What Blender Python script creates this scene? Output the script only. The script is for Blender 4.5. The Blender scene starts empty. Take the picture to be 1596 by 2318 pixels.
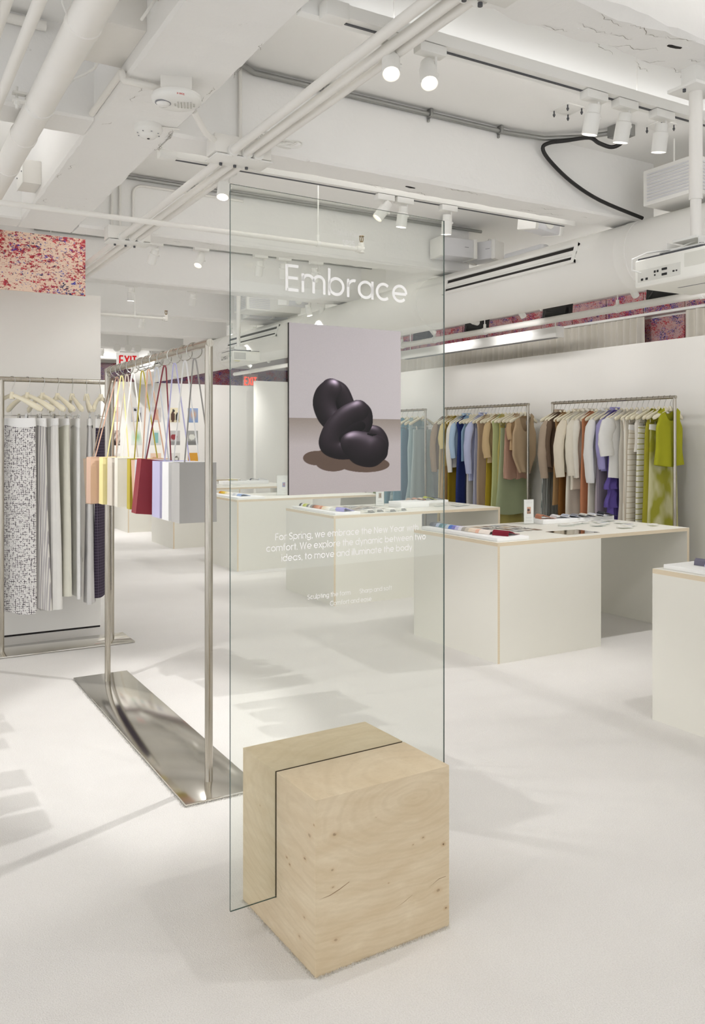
import bpy, bmesh, math, random
import numpy as np
from mathutils import Vector, Matrix

scene = bpy.context.scene
COL = scene.collection
PI = math.pi
RND = random.Random(7)

# ------------------------------------------------------------------ camera
# world: X runs along the tables and ceiling beams, Y along the racks and the duct
YAW = math.radians(30.15)
F_PX, HORIZON, CAM_Z = 1913.7, 991.7, 1.42
cam_d = bpy.data.cameras.new('camera')
cam = bpy.data.objects.new('camera', cam_d)
COL.objects.link(cam)
cam.location = (0, 0, CAM_Z)
cam.rotation_euler = (PI / 2, 0, -YAW)
cam_d.sensor_fit = 'AUTO'
cam_d.sensor_width = 36.0
cam_d.lens = F_PX / 2318 * 36.0
cam_d.shift_y = (HORIZON - 1159) / 2318
cam_d.clip_start = 0.05
cam_d.clip_end = 100
scene.camera = cam

# ------------------------------------------------------------------ world, exposure
world = bpy.data.worlds.new('world')
scene.world = world
world.use_nodes = True
wb = world.node_tree.nodes['Background']
wb.inputs[0].default_value = (0.98, 0.99, 1.03, 1)
wb.inputs[1].default_value = 1.45
vs = scene.view_settings
vs.view_transform = 'Standard'
try:
    vs.look = 'None'
except Exception:
    pass
vs.gamma = 1.0
vs.use_curve_mapping = False
vs.exposure = -0.09
cy = scene.cycles
cy.max_bounces = 14
cy.diffuse_bounces = 5
cy.glossy_bounces = 5
cy.transmission_bounces = 8
cy.transparent_max_bounces = 20
cy.sample_clamp_indirect = 6.0
cy.use_adaptive_sampling = True
cy.adaptive_threshold = 0.10
cy.caustics_reflective = False
cy.caustics_refractive = False
try:
    cy.use_denoising = True
    cy.denoiser = 'OPENIMAGEDENOISE'
    cy.denoising_input_passes = 'RGB_ALBEDO_NORMAL'
except Exception:
    pass

SPOT_W = 12.0          # general track lamps
FILL_W = 4.5         # per metre of track, added unseen strip brightening the slab
LAMP_COL = (1.0, 0.985, 0.995)


# ------------------------------------------------------------------ colour / materials
def lin(c):
    if isinstance(c, str):
        c = c.lstrip('#')
        c = [int(c[i:i + 2], 16) / 255 for i in (0, 2, 4)]
    return tuple((v / 12.92 if v <= 0.04045 else ((v + 0.055) / 1.055) ** 2.4) for v in c)


class NT:
    """small node-tree helper"""
    def __init__(self, name):
        self.m = bpy.data.materials.new(name)
        self.m.use_nodes = True
        self.t = self.m.node_tree
        self.n = self.t.nodes
        self.b = self.n['Principled BSDF']
        self.out = self.n['Material Output']

    def add(self, typ, **kw):
        nd = self.n.new(typ)
        for k, v in kw.items():
            if k.startswith('i_'):
                key = k[2:]
                key = int(key) if key.isdigit() else key.replace('_', ' ')
                nd.inputs[key].default_value = v
            else:
                setattr(nd, k, v)
        return nd

    def link(self, a, b):
        self.t.links.new(a, b)

    def coords(self, scale=(1, 1, 1), kind='Object', loc=(0, 0, 0), rot=(0, 0, 0)):
        tc = self.add('ShaderNodeTexCoord')
        mp = self.add('ShaderNodeMapping')
        mp.inputs['Scale'].default_value = scale
        mp.inputs['Location'].default_value = loc
        mp.inputs['Rotation'].default_value = rot
        self.link(tc.outputs[kind], mp.inputs[0])
        return mp.outputs[0]

    def noise(self, vec, scale, detail=3, rough=0.55):
        nz = self.add('ShaderNodeTexNoise')
        nz.inputs['Scale'].default_value = scale
        nz.inputs['Detail'].default_value = detail
        nz.inputs['Roughness'].default_value = rough
        self.link(vec, nz.inputs['Vector'])
        return nz.outputs[0]

    def ramp(self, fac, stops, interp='LINEAR'):
        r = self.add('ShaderNodeValToRGB')
        r.color_ramp.interpolation = interp
        el = r.color_ramp.elements
        while len(el) < len(stops):
            el.new(0.5)
        for e, (p, c) in zip(el, stops):
            e.position = p
            e.color = (c if len(c) == 4 else (*c, 1))
        self.link(fac, r.inputs[0])
        return r.outputs[0]

    def mix(self, fac, a, b):
        mx = self.add('ShaderNodeMix', data_type='RGBA')
        for s, v in ((0, fac), (6, a), (7, b)):
            if hasattr(v, 'type') and hasattr(v, 'links'):
                self.link(v, mx.inputs[s])
            else:
                mx.inputs[s].default_value = v if s == 0 else (*v, 1)
        return mx.outputs[2]

    def bump(self, h, strength=0.2, dist=0.01):
        b = self.add('ShaderNodeBump')
        b.inputs['Strength'].default_value = strength
        b.inputs['Distance'].default_value = dist
        self.link(h, b.inputs['Height'])
        self.link(b.outputs[0], self.b.inputs['Normal'])


_cache = {}


def plain(name, col, rough=0.6, metal=0.0, spec=0.5):
    key = ('p', name)
    if key in _cache:
        return _cache[key]
    t = NT(name)
    t.b.inputs['Base Color'].default_value = (*lin(col), 1)
    t.b.inputs['Roughness'].default_value = rough
    t.b.inputs['Metallic'].default_value = metal
    t.b.inputs['Specular IOR Level'].default_value = spec
    _cache[key] = t.m
    return t.m


def paint(name, col, col2, scale=6, bump=0.08, rough=0.6, specks=False):
    t = NT(name)
    v = t.coords()
    n = t.noise(v, scale, 4)
    c = t.mix(n, lin(col), lin(col2))
    if specks:
        v2 = t.coords((1, 1, 1))
        s1 = t.noise(v2, 26, 5, 0.7)
        m1 = t.ramp(s1, [(0.66, (0, 0, 0)), (0.72, (1, 1, 1))])
        s2 = t.noise(v2, 2.2, 2)
        m2 = t.ramp(s2, [(0.56, (0, 0, 0)), (0.66, (1, 1, 1))])
        mm = t.add('ShaderNodeMath', operation='MULTIPLY')
        t.link(m1, mm.inputs[0])
        t.link(m2, mm.inputs[1])
        mm2 = t.add('ShaderNodeMath', operation='MULTIPLY')
        t.link(mm.outputs[0], mm2.inputs[0])
        mm2.inputs[1].default_value = 0.4
        c = t.mix(mm2.outputs[0], lin(col), lin('#8f887c'))
        c2 = t.mix(n, lin(col), lin(col2))
        mx = t.add('ShaderNodeMix', data_type='RGBA', blend_type='MULTIPLY')
        mx.inputs[0].default_value = 0.5
        t.link(c, mx.inputs[6])
        t.link(c2, mx.inputs[7])
        c = t.mix(mm2.outputs[0], lin(col), lin('#8f887c'))
    t.link(c, t.b.inputs['Base Color'])
    t.b.inputs['Roughness'].default_value = rough
    t.b.inputs['Specular IOR Level'].default_value = 0.3
    t.bump(t.noise(v, scale * 5, 5, 0.65), bump, 0.02)
    return t.m


M = {}
M['ceiling'] = paint('ceiling_paint', '#f5f4f1', '#f2f1ed', 3, 0.05)
M['beam'] = paint('beam_plaster', '#f5f4f1', '#f0eee9', 4, 0.14, specks=True)
M['wall'] = paint('wall_paint', '#f0eee8', '#edeae3', 2, 0.02)
M['white'] = plain('white_enamel', '#efeee9', 0.42)
M['pipe'] = paint('pipe_paint', '#f1efea', '#ece9e2', 8, 0.03, 0.45)
M['duct'] = paint('duct_paint', '#efeee9', '#ebe9e3', 2, 0.02, 0.5)
M['galv'] = plain('galvanised_conduit', '#9b9b98', 0.42, 0.7)
M['black'] = plain('black_plastic', '#141313', 0.5)
M['crack'] = plain('crack_grey', '#8b8478', 0.9)
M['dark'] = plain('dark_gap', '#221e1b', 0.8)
M['greytube'] = plain('dark_grey_metal', '#55565a', 0.45, 0.3)
M['brass'] = plain('brass', '#7c6438', 0.35, 0.9)
M['red'] = plain('red_print', '#c62b2b', 0.6)
M['vinyl'] = plain('white_vinyl', '#f3f2ef', 0.7)
M['card'] = plain('white_card', '#f6f5f2', 0.7)
M['board'] = plain('white_board', '#f8f8f5', 0.6)
M['tray'] = plain('white_tray', '#f1f1ef', 0.5)
M['greyline'] = plain('grey_print', '#8d8d90', 0.7)
M['lightline'] = plain('pale_grey_print', '#c4c4c4', 0.7)
M['hook'] = plain('bright_steel', '#c9c8c4', 0.22, 1.0)
M['cream'] = plain('cream_lacquer', '#efe7cd', 0.22)
M['speaker'] = plain('pale_grey_plastic', '#dcdcde', 0.5)
M['rubber'] = plain('black_rubber_cable', '#191716', 0.5)


def m_steel():
    t = NT('brushed_steel')
    v = t.coords((40, 40, 1.2))
    n = t.noise(v, 8, 4)
    c = t.ramp(n, [(0.3, lin('#aaa498')), (0.7, lin('#c3bdb1'))])
    t.link(c, t.b.inputs['Base Color'])
    t.b.inputs['Metallic'].default_value = 1.0
    t.b.inputs['Roughness'].default_value = 0.27
    return t.m


def m_plate():
    t = NT('polished_steel_plate')
    v = t.coords((1, 1, 1))
    n = t.noise(v, 3, 3)
    c = t.ramp(n, [(0.3, lin('#d3d0c8')), (0.7, lin('#dad7cf'))])
    t.link(c, t.b.inputs['Base Color'])
    t.b.inputs['Metallic'].default_value = 1.0
    t.b.inputs['Roughness'].default_value = 0.11
    return t.m


def m_carpet():
    t = NT('white_carpet')
    v = t.coords()
    n = t.noise(v, 2.0, 4, 0.6)
    f = t.noise(v, 240, 2, 0.6)
    c1 = t.mix(n, lin('#e3e1dd'), lin('#dad7d2'))
    c2 = t.ramp(f, [(0.3, (0.80, 0.79, 0.77)), (0.62, (1, 1, 1))])
    mx = t.add('ShaderNodeMix', data_type='RGBA', blend_type='MULTIPLY')
    mx.inputs[0].default_value = 0.55
    t.link(c1, mx.inputs[6])
    t.link(c2, mx.inputs[7])
    t.link(mx.outputs[2], t.b.inputs['Base Color'])
    t.b.inputs['Roughness'].default_value = 0.95
    t.b.inputs['Specular IOR Level'].default_value = 0.1
    t.bump(f, 0.35, 0.01)
    return t.m


def m_laminate():
    t = NT('warm_white_laminate')
    v = t.coords()
    c = t.mix(t.noise(v, 1.2, 2), lin('#e6e4da'), lin('#e2e0d5'))
    t.link(c, t.b.inputs['Base Color'])
    t.b.inputs['Roughness'].default_value = 0.42
    t.b.inputs['Specular IOR Level'].default_value = 0.35
    return t.m


def m_plyedge():
    t = NT('birch_ply_edge')
    v = t.coords((1.5, 1.5, 1))
    w = t.add('ShaderNodeTexWave', wave_type='BANDS', bands_direction='Z')
    w.inputs['Scale'].default_value = 55
    w.inputs['Distortion'].default_value = 0.6
    t.link(v, w.inputs[0])
    c = t.ramp(w.outputs[0], [(0.2, lin('#d3c3a5')), (0.8, lin('#e2d5bc'))])
    t.link(c, t.b.inputs['Base Color'])
    t.b.inputs['Roughness'].default_value = 0.6
    return t.m


def m_birch():
    """flat-sawn birch veneer: wandering grain, cathedral rings, small knots, splits"""
    t = NT('birch_veneer')
    v0 = t.coords((1, 1, 1))
    warp = t.noise(v0, 2.4, 2)
    v = t.coords((2.2, 2.2, 9))
    vm = t.add('ShaderNodeVectorMath', operation='ADD')
    sc = t.add('ShaderNodeVectorMath', operation='SCALE')
    sc.inputs['Scale'].default_value = 0.9
    cx = t.add('ShaderNodeCombineXYZ')
    for i in range(3):
        t.link(warp, cx.inputs[i])
    t.link(cx.outputs[0], sc.inputs[0])
    t.link(v, vm.inputs[0])
    t.link(sc.outputs[0], vm.inputs[1])
    g = t.noise(vm.outputs[0], 3.2, 5, 0.6)
    base = t.ramp(g, [(0.25, lin('#c9b696')), (0.5, lin('#d0bfa1')), (0.75, lin('#d9caae'))])
    # cathedral rings
    wv = t.add('ShaderNodeTexWave', wave_type='RINGS', rings_direction='SPHERICAL')
    wv.inputs['Scale'].default_value = 7
    wv.inputs['Distortion'].default_value = 5
    wv.inputs['Detail'].default_value = 3
    wv.inputs['Detail Scale'].default_value = 1.2
    v3 = t.coords((0.9, 0.9, 2.0), loc=(-0.29, 0.0, -0.80))
    t.link(v3, wv.inputs[0])
    rings = t.ramp(wv.outputs[0], [(0.0, (0.90, 0.885, 0.86)), (0.5, (1, 1, 1)), (1, (0.97, 0.96, 0.95))])
    mx = t.add('ShaderNodeMix', data_type='RGBA', blend_type='MULTIPLY')
    mx.inputs[0].default_value = 0.5
    t.link(base, mx.inputs[6])
    t.link(rings, mx.inputs[7])
    # fine pores
    vp = t.coords((14, 14, 150))
    p = t.noise(vp, 6, 2)
    pores = t.ramp(p, [(0.3, (0.93, 0.92, 0.9)), (0.5, (1, 1, 1))])
    mp = t.add('ShaderNodeMix', data_type='RGBA', blend_type='MULTIPLY')
    mp.inputs[0].default_value = 0.5
    t.link(mx.outputs[2], mp.inputs[6])
    t.link(pores, mp.inputs[7])
    # knots and pin marks of the veneer sheets, at their places on the front (y = 0) and left (x = 0) faces
    def fr(px, py):
        u = (px - 609) / 865
        yt, yb = 603 - .258 * (px - 609), 1740 - .384 * (px - 609)
        return (.448 * u, 0.0, .469 * (1 - (py - yt) / (yb - yt)))

    def le(px, py):
        v = (609 - px) / 469
        yt, yb = 603 - .728 * (609 - px), 1740 - 1.08 * (609 - px)
        return (0.0, .448 * v, .469 * (1 - (py - yt) / (yb - yt)))
    spots_ = [(fr(722, 823), .016, .6), (fr(1290, 847), .010, .55), (fr(1432, 886), .010, .9), (fr(708, 1050), .011, .45), (fr(712, 1160), .008, .5),
              (fr(1395, 1182), .016, .5), (fr(1448, 1293), .010, .8), (fr(728, 1497), .015, .45), (fr(1222, 893), .006, .4), (fr(1060, 1138), .005, .5), (fr(980, 716), .006, .35),
              (le(575, 830), .018, .45), (le(548, 980), .012, .75), (le(440, 977), .008, .8), (le(459, 1025), .008, .85), (le(601, 764), .006, .8), (le(545, 1355), .011, .5), (le(517, 1482), .011, .5), (le(265, 645), .006, .5)]
    halo = core = None
    vk = t.coords((1, 1, 1))
    wob = t.add('ShaderNodeVectorMath', operation='SCALE')
    wob.inputs['Scale'].default_value = .008
    wcx = t.add('ShaderNodeCombineXYZ')
    nzk = t.noise(vk, 60, 3)
    for i in range(3):
        t.link(nzk, wcx.inputs[i])
    t.link(wcx.outputs[0], wob.inputs[0])
    vv = t.add('ShaderNodeVectorMath', operation='ADD')
    t.link(vk, vv.inputs[0])
    t.link(wob.outputs[0], vv.inputs[1])
    for pos_, rad_, dk_ in spots_:
        sb = t.add('ShaderNodeVectorMath', operation='SUBTRACT')
        t.link(vv.outputs[0], sb.inputs[0])
        sb.inputs[1].default_value = tuple(q + .004 for q in pos_)
        an = t.add('ShaderNodeVectorMath', operation='MULTIPLY')
        t.link(sb.outputs[0], an.inputs[0])
        an.inputs[1].default_value = (.8, .8, 1.25)
        ln = t.add('ShaderNodeVectorMath', operation='LENGTH')
        t.link(an.outputs[0], ln.inputs[0])
        mh = t.add('ShaderNodeMapRange')
        mh.interpolation_type = 'SMOOTHSTEP'
        mh.inputs[1].default_value, mh.inputs[2].default_value, mh.inputs[3].default_value, mh.inputs[4].default_value = rad_ * 1.25, 0.0, 0.0, dk_
        t.link(ln.outputs[1], mh.inputs[0])
        mc = t.add('ShaderNodeMapRange')
        mc.inputs[1].default_value, mc.inputs[2].default_value, mc.inputs[3].default_value, mc.inputs[4].default_value = rad_ * .38, rad_ * .2, 0.0, dk_
        t.link(ln.outputs[1], mc.inputs[0])
        if halo is None:
            halo, core = mh.outputs[0], mc.outputs[0]
        else:
            for nm_, src_ in (('h', mh), ('c', mc)):
                mxx = t.add('ShaderNodeMath', operation='MAXIMUM')
                t.link(halo if nm_ == 'h' else core, mxx.inputs[0])
                t.link(src_.outputs[0], mxx.inputs[1])
                if nm_ == 'h':
                    halo = mxx.outputs[0]
                else:
                    core = mxx.outputs[0]
    m1b = t.add('ShaderNodeMath', operation='MULTIPLY')
    t.link(halo, m1b.inputs[0])
    m1b.inputs[1].default_value = 0.75
    m2b = t.add('ShaderNodeMath', operation='MULTIPLY')
    t.link(core, m2b.inputs[0])
    m2b.inputs[1].default_value = 0.85
    a = t.add('ShaderNodeMix', data_type='RGBA')
    t.link(m1b.outputs[0], a.inputs[0])
    t.link(mp.outputs[2], a.inputs[6])
    a.inputs[7].default_value = (*lin('#ad8a60'), 1)
    b = t.add('ShaderNodeMix', data_type='RGBA')
    t.link(m2b.outputs[0], b.inputs[0])
    t.link(a.outputs[2], b.inputs[6])
    b.inputs[7].default_value = (*lin('#59402a'), 1)
    t.link(b.outputs[2], t.b.inputs['Base Color'])
    t.b.inputs['Roughness'].default_value = 0.5
    t.b.inputs['Specular IOR Level'].default_value = 0.3
    t.bump(p, 0.04, 0.004)
    return t.m


def m_pane(name, tint, edge_reflect=1.0, ior=1.5):
    t = NT(name)
    tr = t.add('ShaderNodeBsdfTransparent')
    tr.inputs[0].default_value = (*tint, 1)
    gl = t.add('ShaderNodeBsdfGlossy')
    gl.inputs['Roughness'].default_value = 0.0
    gl.inputs[0].default_value = (0.95, 1, 0.98, 1)
    # Schlick reflectance of a thin sheet, the same from both sides
    lw = t.add('ShaderNodeLayerWeight')
    lw.inputs[0].default_value = 0.5
    pw = t.add('ShaderNodeMath', operation='POWER')
    pw.inputs[1].default_value = 5.0
    t.link(lw.outputs['Facing'], pw.inputs[0])
    f0 = ((ior - 1) / (ior + 1)) ** 2
    mu = t.add('ShaderNodeMath', operation='MULTIPLY_ADD')
    mu.inputs[1].default_value = (1 - f0) * edge_reflect
    mu.inputs[2].default_value = f0 * edge_reflect
    t.link(pw.outputs[0], mu.inputs[0])
    mx = t.add('ShaderNodeMixShader')
    t.link(mu.outputs[0], mx.inputs[0])
    t.link(tr.outputs[0], mx.inputs[1])
    t.link(gl.outputs[0], mx.inputs[2])
    t.link(mx.outputs[0], t.out.inputs[0])
    return t.m


def m_emit(name, col, strength):
    t = NT(name)
    t.b.inputs['Base Color'].default_value = (*lin(col), 1)
    t.b.inputs['Emission Color'].default_value = (*lin(col), 1)
    t.b.inputs['Emission Strength'].default_value = strength
    return t.m


def m_mural(name, scale, base, base2, seed, red_t=0.56, blue_t=0.62):
    t = NT(name)
    v = t.coords((scale, scale, scale * 1.6), loc=(seed, seed * 1.7, 0))
    c0 = t.mix(t.noise(v, 1.2, 4), lin(base), lin(base2))
    big = t.noise(v, 1.3, 2)
    fine = t.noise(v, 17, 6, 0.72)
    s = t.add('ShaderNodeMath', operation='MULTIPLY_ADD')
    t.link(big, s.inputs[0])
    s.inputs[1].default_value = 0.45
    t.link(fine, s.inputs[2])
    redm = t.ramp(s.outputs[0], [(0.0, (0, 0, 0)), (red_t, (0, 0, 0)), (red_t + 0.018, (1, 1, 1))])
    v2 = t.coords((scale, scale, scale * 1.5), loc=(seed + 9.3, seed * 0.7, 4))
    big2 = t.noise(v2, 1.7, 2)
    fine2 = t.noise(v2, 21, 6, 0.72)
    s2 = t.add('ShaderNodeMath', operation='MULTIPLY_ADD')
    t.link(big2, s2.inputs[0])
    s2.inputs[1].default_value = 0.45
    t.link(fine2, s2.inputs[2])
    blm = t.ramp(s2.outputs[0], [(0.0, (0, 0, 0)), (blue_t, (0, 0, 0)), (blue_t + 0.018, (1, 1, 1))])
    redc = t.ramp(t.noise(v, 9, 3), [(0.35, lin('#8f1a26')), (0.65, lin('#c2303a'))])
    bluec = t.ramp(t.noise(v2, 8, 3), [(0.4, lin('#1b1a38')), (0.6, lin('#2f35a0'))])
    a = t.add('ShaderNodeMix', data_type='RGBA')
    t.link(redm, a.inputs[0])
    t.link(c0, a.inputs[6])
    t.link(redc, a.inputs[7])
    b = t.add('ShaderNodeMix', data_type='RGBA')
    t.link(blm, b.inputs[0])
    t.link(a.outputs[2], b.inputs[6])
    t.link(bluec, b.inputs[7])
    t.link(b.outputs[2], t.b.inputs['Base Color'])
    t.b.inputs['Roughness'].default_value = 0.7
    return t.m


def m_vcol(name, rough=0.45):
    t = NT(name)
    at = t.add('ShaderNodeVertexColor')
    at.layer_name = 'print'
    t.link(at.outputs[0], t.b.inputs['Base Color'])
    t.b.inputs['Roughness'].default_value = rough
    t.b.inputs['Specular IOR Level'].default_value = 0.2
    return t.m


def fabric(col, col2=None, pattern=None, rough=0.85, sheen=0.0):
    key = ('f', col, col2, pattern)
    if key in _cache:
        return _cache[key]
    t = NT('fabric_' + col.lstrip('#'))
    v = t.coords()
    n = t.noise(v, 9, 3)
    c = lin(col)
    dk = tuple(x * 0.9 for x in c)
    base = t.mix(n, c, dk)
    if pattern == 'stripe':            # vertical stripes
        w = t.add('ShaderNodeTexWave', wave_type='BANDS', bands_direction='X')
        w.inputs['Scale'].default_value = 14
        w.inputs['Distortion'].default_value = 0.4
        t.link(v, w.inputs[0])
        base = t.mix(t.ramp(w.outputs[0], [(0.45, (0, 0, 0)), (0.55, (1, 1, 1))]), c, lin(col2))
    elif pattern == 'pleatstripe':
        w = t.add('ShaderNodeTexWave', wave_type='BANDS', bands_direction='X')
        w.inputs['Scale'].default_value = 30
        w.inputs['Distortion'].default_value = 2.0
        w.inputs['Detail'].default_value = 2
        v2 = t.coords((1, 1, 0.08))
        t.link(v2, w.inputs[0])
        base = t.mix(t.ramp(w.outputs[0], [(0.4, (0, 0, 0)), (0.6, (1, 1, 1))]), c, lin(col2))
    elif pattern == 'tweed':
        v2 = t.coords((1, 1, 1))
        a = t.noise(v2, 60, 3, 0.6)
        w = t.add('ShaderNodeTexWave', wave_type='BANDS', bands_direction='Z')
        w.inputs['Scale'].default_value = 25
        w.inputs['Distortion'].default_value = 5
        w.inputs['Detail'].default_value = 3
        t.link(v2, w.inputs[0])
        wx = t.add('ShaderNodeTexWave', wave_type='BANDS', bands_direction='X')
        wx.inputs['Scale'].default_value = 21
        wx.inputs['Distortion'].default_value = 4
        wx.inputs['Detail'].default_value = 3
        t.link(v2, wx.inputs[0])
        mx = t.add('ShaderNodeMath', operation='MAXIMUM')
        t.link(w.outputs[0], mx.inputs[0])
        t.link(wx.outputs[0], mx.inputs[1])
        ad = t.add('ShaderNodeMath', operation='MULTIPLY')
        t.link(mx.outputs[0], ad.inputs[0])
        t.link(a, ad.inputs[1])
        base = t.mix(t.ramp(ad.outputs[0], [(0.455, (0, 0, 0)), (0.50, (1, 1, 1))]), c, lin(col2))
    elif pattern == 'grid':
        w = t.add('ShaderNodeTexWave', wave_type='BANDS', bands_direction='Z')
        w.inputs['Scale'].default_value = 16
        w.inputs['Distortion'].default_value = 0.3
        t.link(v, w.inputs[0])
        wx = t.add('ShaderNodeTexWave', wave_type='BANDS', bands_direction='X')
        wx.inputs['Scale'].default_value = 16
        t.link(v, wx.inputs[0])
        mx = t.add('ShaderNodeMath', operation='MAXIMUM')
        t.link(w.outputs[0], mx.inputs[0])
        t.link(wx.outputs[0], mx.inputs[1])
        base = t.mix(t.ramp(mx.outputs[0], [(0.95, (0, 0, 0)), (0.985, (1, 1, 1))]), c, lin(col2))
    elif pattern == 'dye':
        v2 = t.coords((1, 1, 0.55), loc=(0.3, 0, 0.1))
        a = t.noise(v2, 5.5, 2, 0.5)
        base = t.mix(t.ramp(a, [(0.42, (0, 0, 0)), (0.56, (1, 1, 1))]), c, lin(col2))
    elif pattern == 'floral':
        a = t.noise(v, 16, 3, 0.5)
        base = t.mix(t.ramp(a, [(0.5, (0, 0, 0)), (0.58, (1, 1, 1))]), c, lin(col2))
    elif pattern == 'band':            # dark cross line pattern low on the cloth
        w = t.add('ShaderNodeTexWave', wave_type='BANDS', bands_direction='Z')
        w.inputs['Scale'].default_value = 6
        w.inputs['Distortion'].default_value = 1.0
        t.link(v, w.inputs[0])
        base = t.mix(t.ramp(w.outputs[0], [(0.93, (0, 0, 0)), (0.97, (1, 1, 1))]), c, lin(col2))
    if hasattr(base, 'links'):
        t.link(base, t.b.inputs['Base Color'])
    t.b.inputs['Roughness'].default_value = rough
    t.b.inputs['Specular IOR Level'].default_value = 0.25
    t.bump(t.noise(t.coords(), 220, 2), 0.12, 0.004)
    _cache[key] = t.m
    return t.m


def paper(name, col):
    t = NT(name)
    v = t.coords()
    c = lin(col)
    t.link(t.mix(t.noise(v, 12, 4), c, tuple(x * 0.95 for x in c)), t.b.inputs['Base Color'])
    t.b.inputs['Roughness'].default_value = 0.5
    t.b.inputs['Specular IOR Level'].default_value = 0.35
    return t.m


M['steel'] = m_steel()
M['plate'] = m_plate()
M['carpet'] = m_carpet()
def m_pile():
    t = NT('carpet_pile')
    d = t.add('ShaderNodeBsdfDiffuse')
    d.inputs[0].default_value = (*lin('#eeece7'), 1)
    tl = t.add('ShaderNodeBsdfTranslucent')
    tl.inputs[0].default_value = (*lin('#eeece7'), 1)
    mx = t.add('ShaderNodeMixShader')
    t.link(d.outputs[0], mx.inputs[1])
    t.link(tl.outputs[0], mx.inputs[2])
    mx.inputs[0].default_value = 0.62
    t.link(mx.outputs[0], t.out.inputs[0])
    return t.m


M['pile'] = m_pile()
M['laminate'] = m_laminate()
M['plyedge'] = m_plyedge()
M['birch'] = m_birch()
M['pane'] = m_pane('clear_glass', (0.972, 0.982, 0.966), 1.0, 1.5)
M['paneedge'] = plain('glass_cut_edge', '#2d4a45', 0.15)
M['acrylic'] = m_pane('clear_acrylic', (0.975, 0.98, 0.975), 0.9, 1.45)
M['lens'] = m_emit('lit_lens', '#fff6e8', 3.0)
M['lens_off'] = plain('lens_glass', '#d9d8d4', 0.1)
M['poster'] = m_vcol('poster_print')
M['photo'] = m_vcol('photo_print')
M['mural_left'] = m_mural('mural_print_left', 2.6, '#f3dcc6', '#ecceb8', 6.4, 0.752, 0.805)
M['mural_right'] = m_mural('mural_print_right', 3.8, '#cba7a2', '#b08c89', 8.4, 0.755, 0.785)
M['mural_back'] = m_mural('mural_print_back', 3.0, '#a89095', '#93797d', 5.2, 0.78, 0.785)
M['curtain'] = fabric('#e4dfd3')
M['exitface'] = m_emit('exit_face', '#f4f1ec', 0.35)
M['exitred'] = m_emit('exit_red', '#d8242b', 0.35)
M['exitorange'] = m_emit('exit_orange', '#ff5a3c', 0.8)
M['mirror'] = plain('mirror_sheet', '#d8d4cc', 0.06, 1.0)


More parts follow.
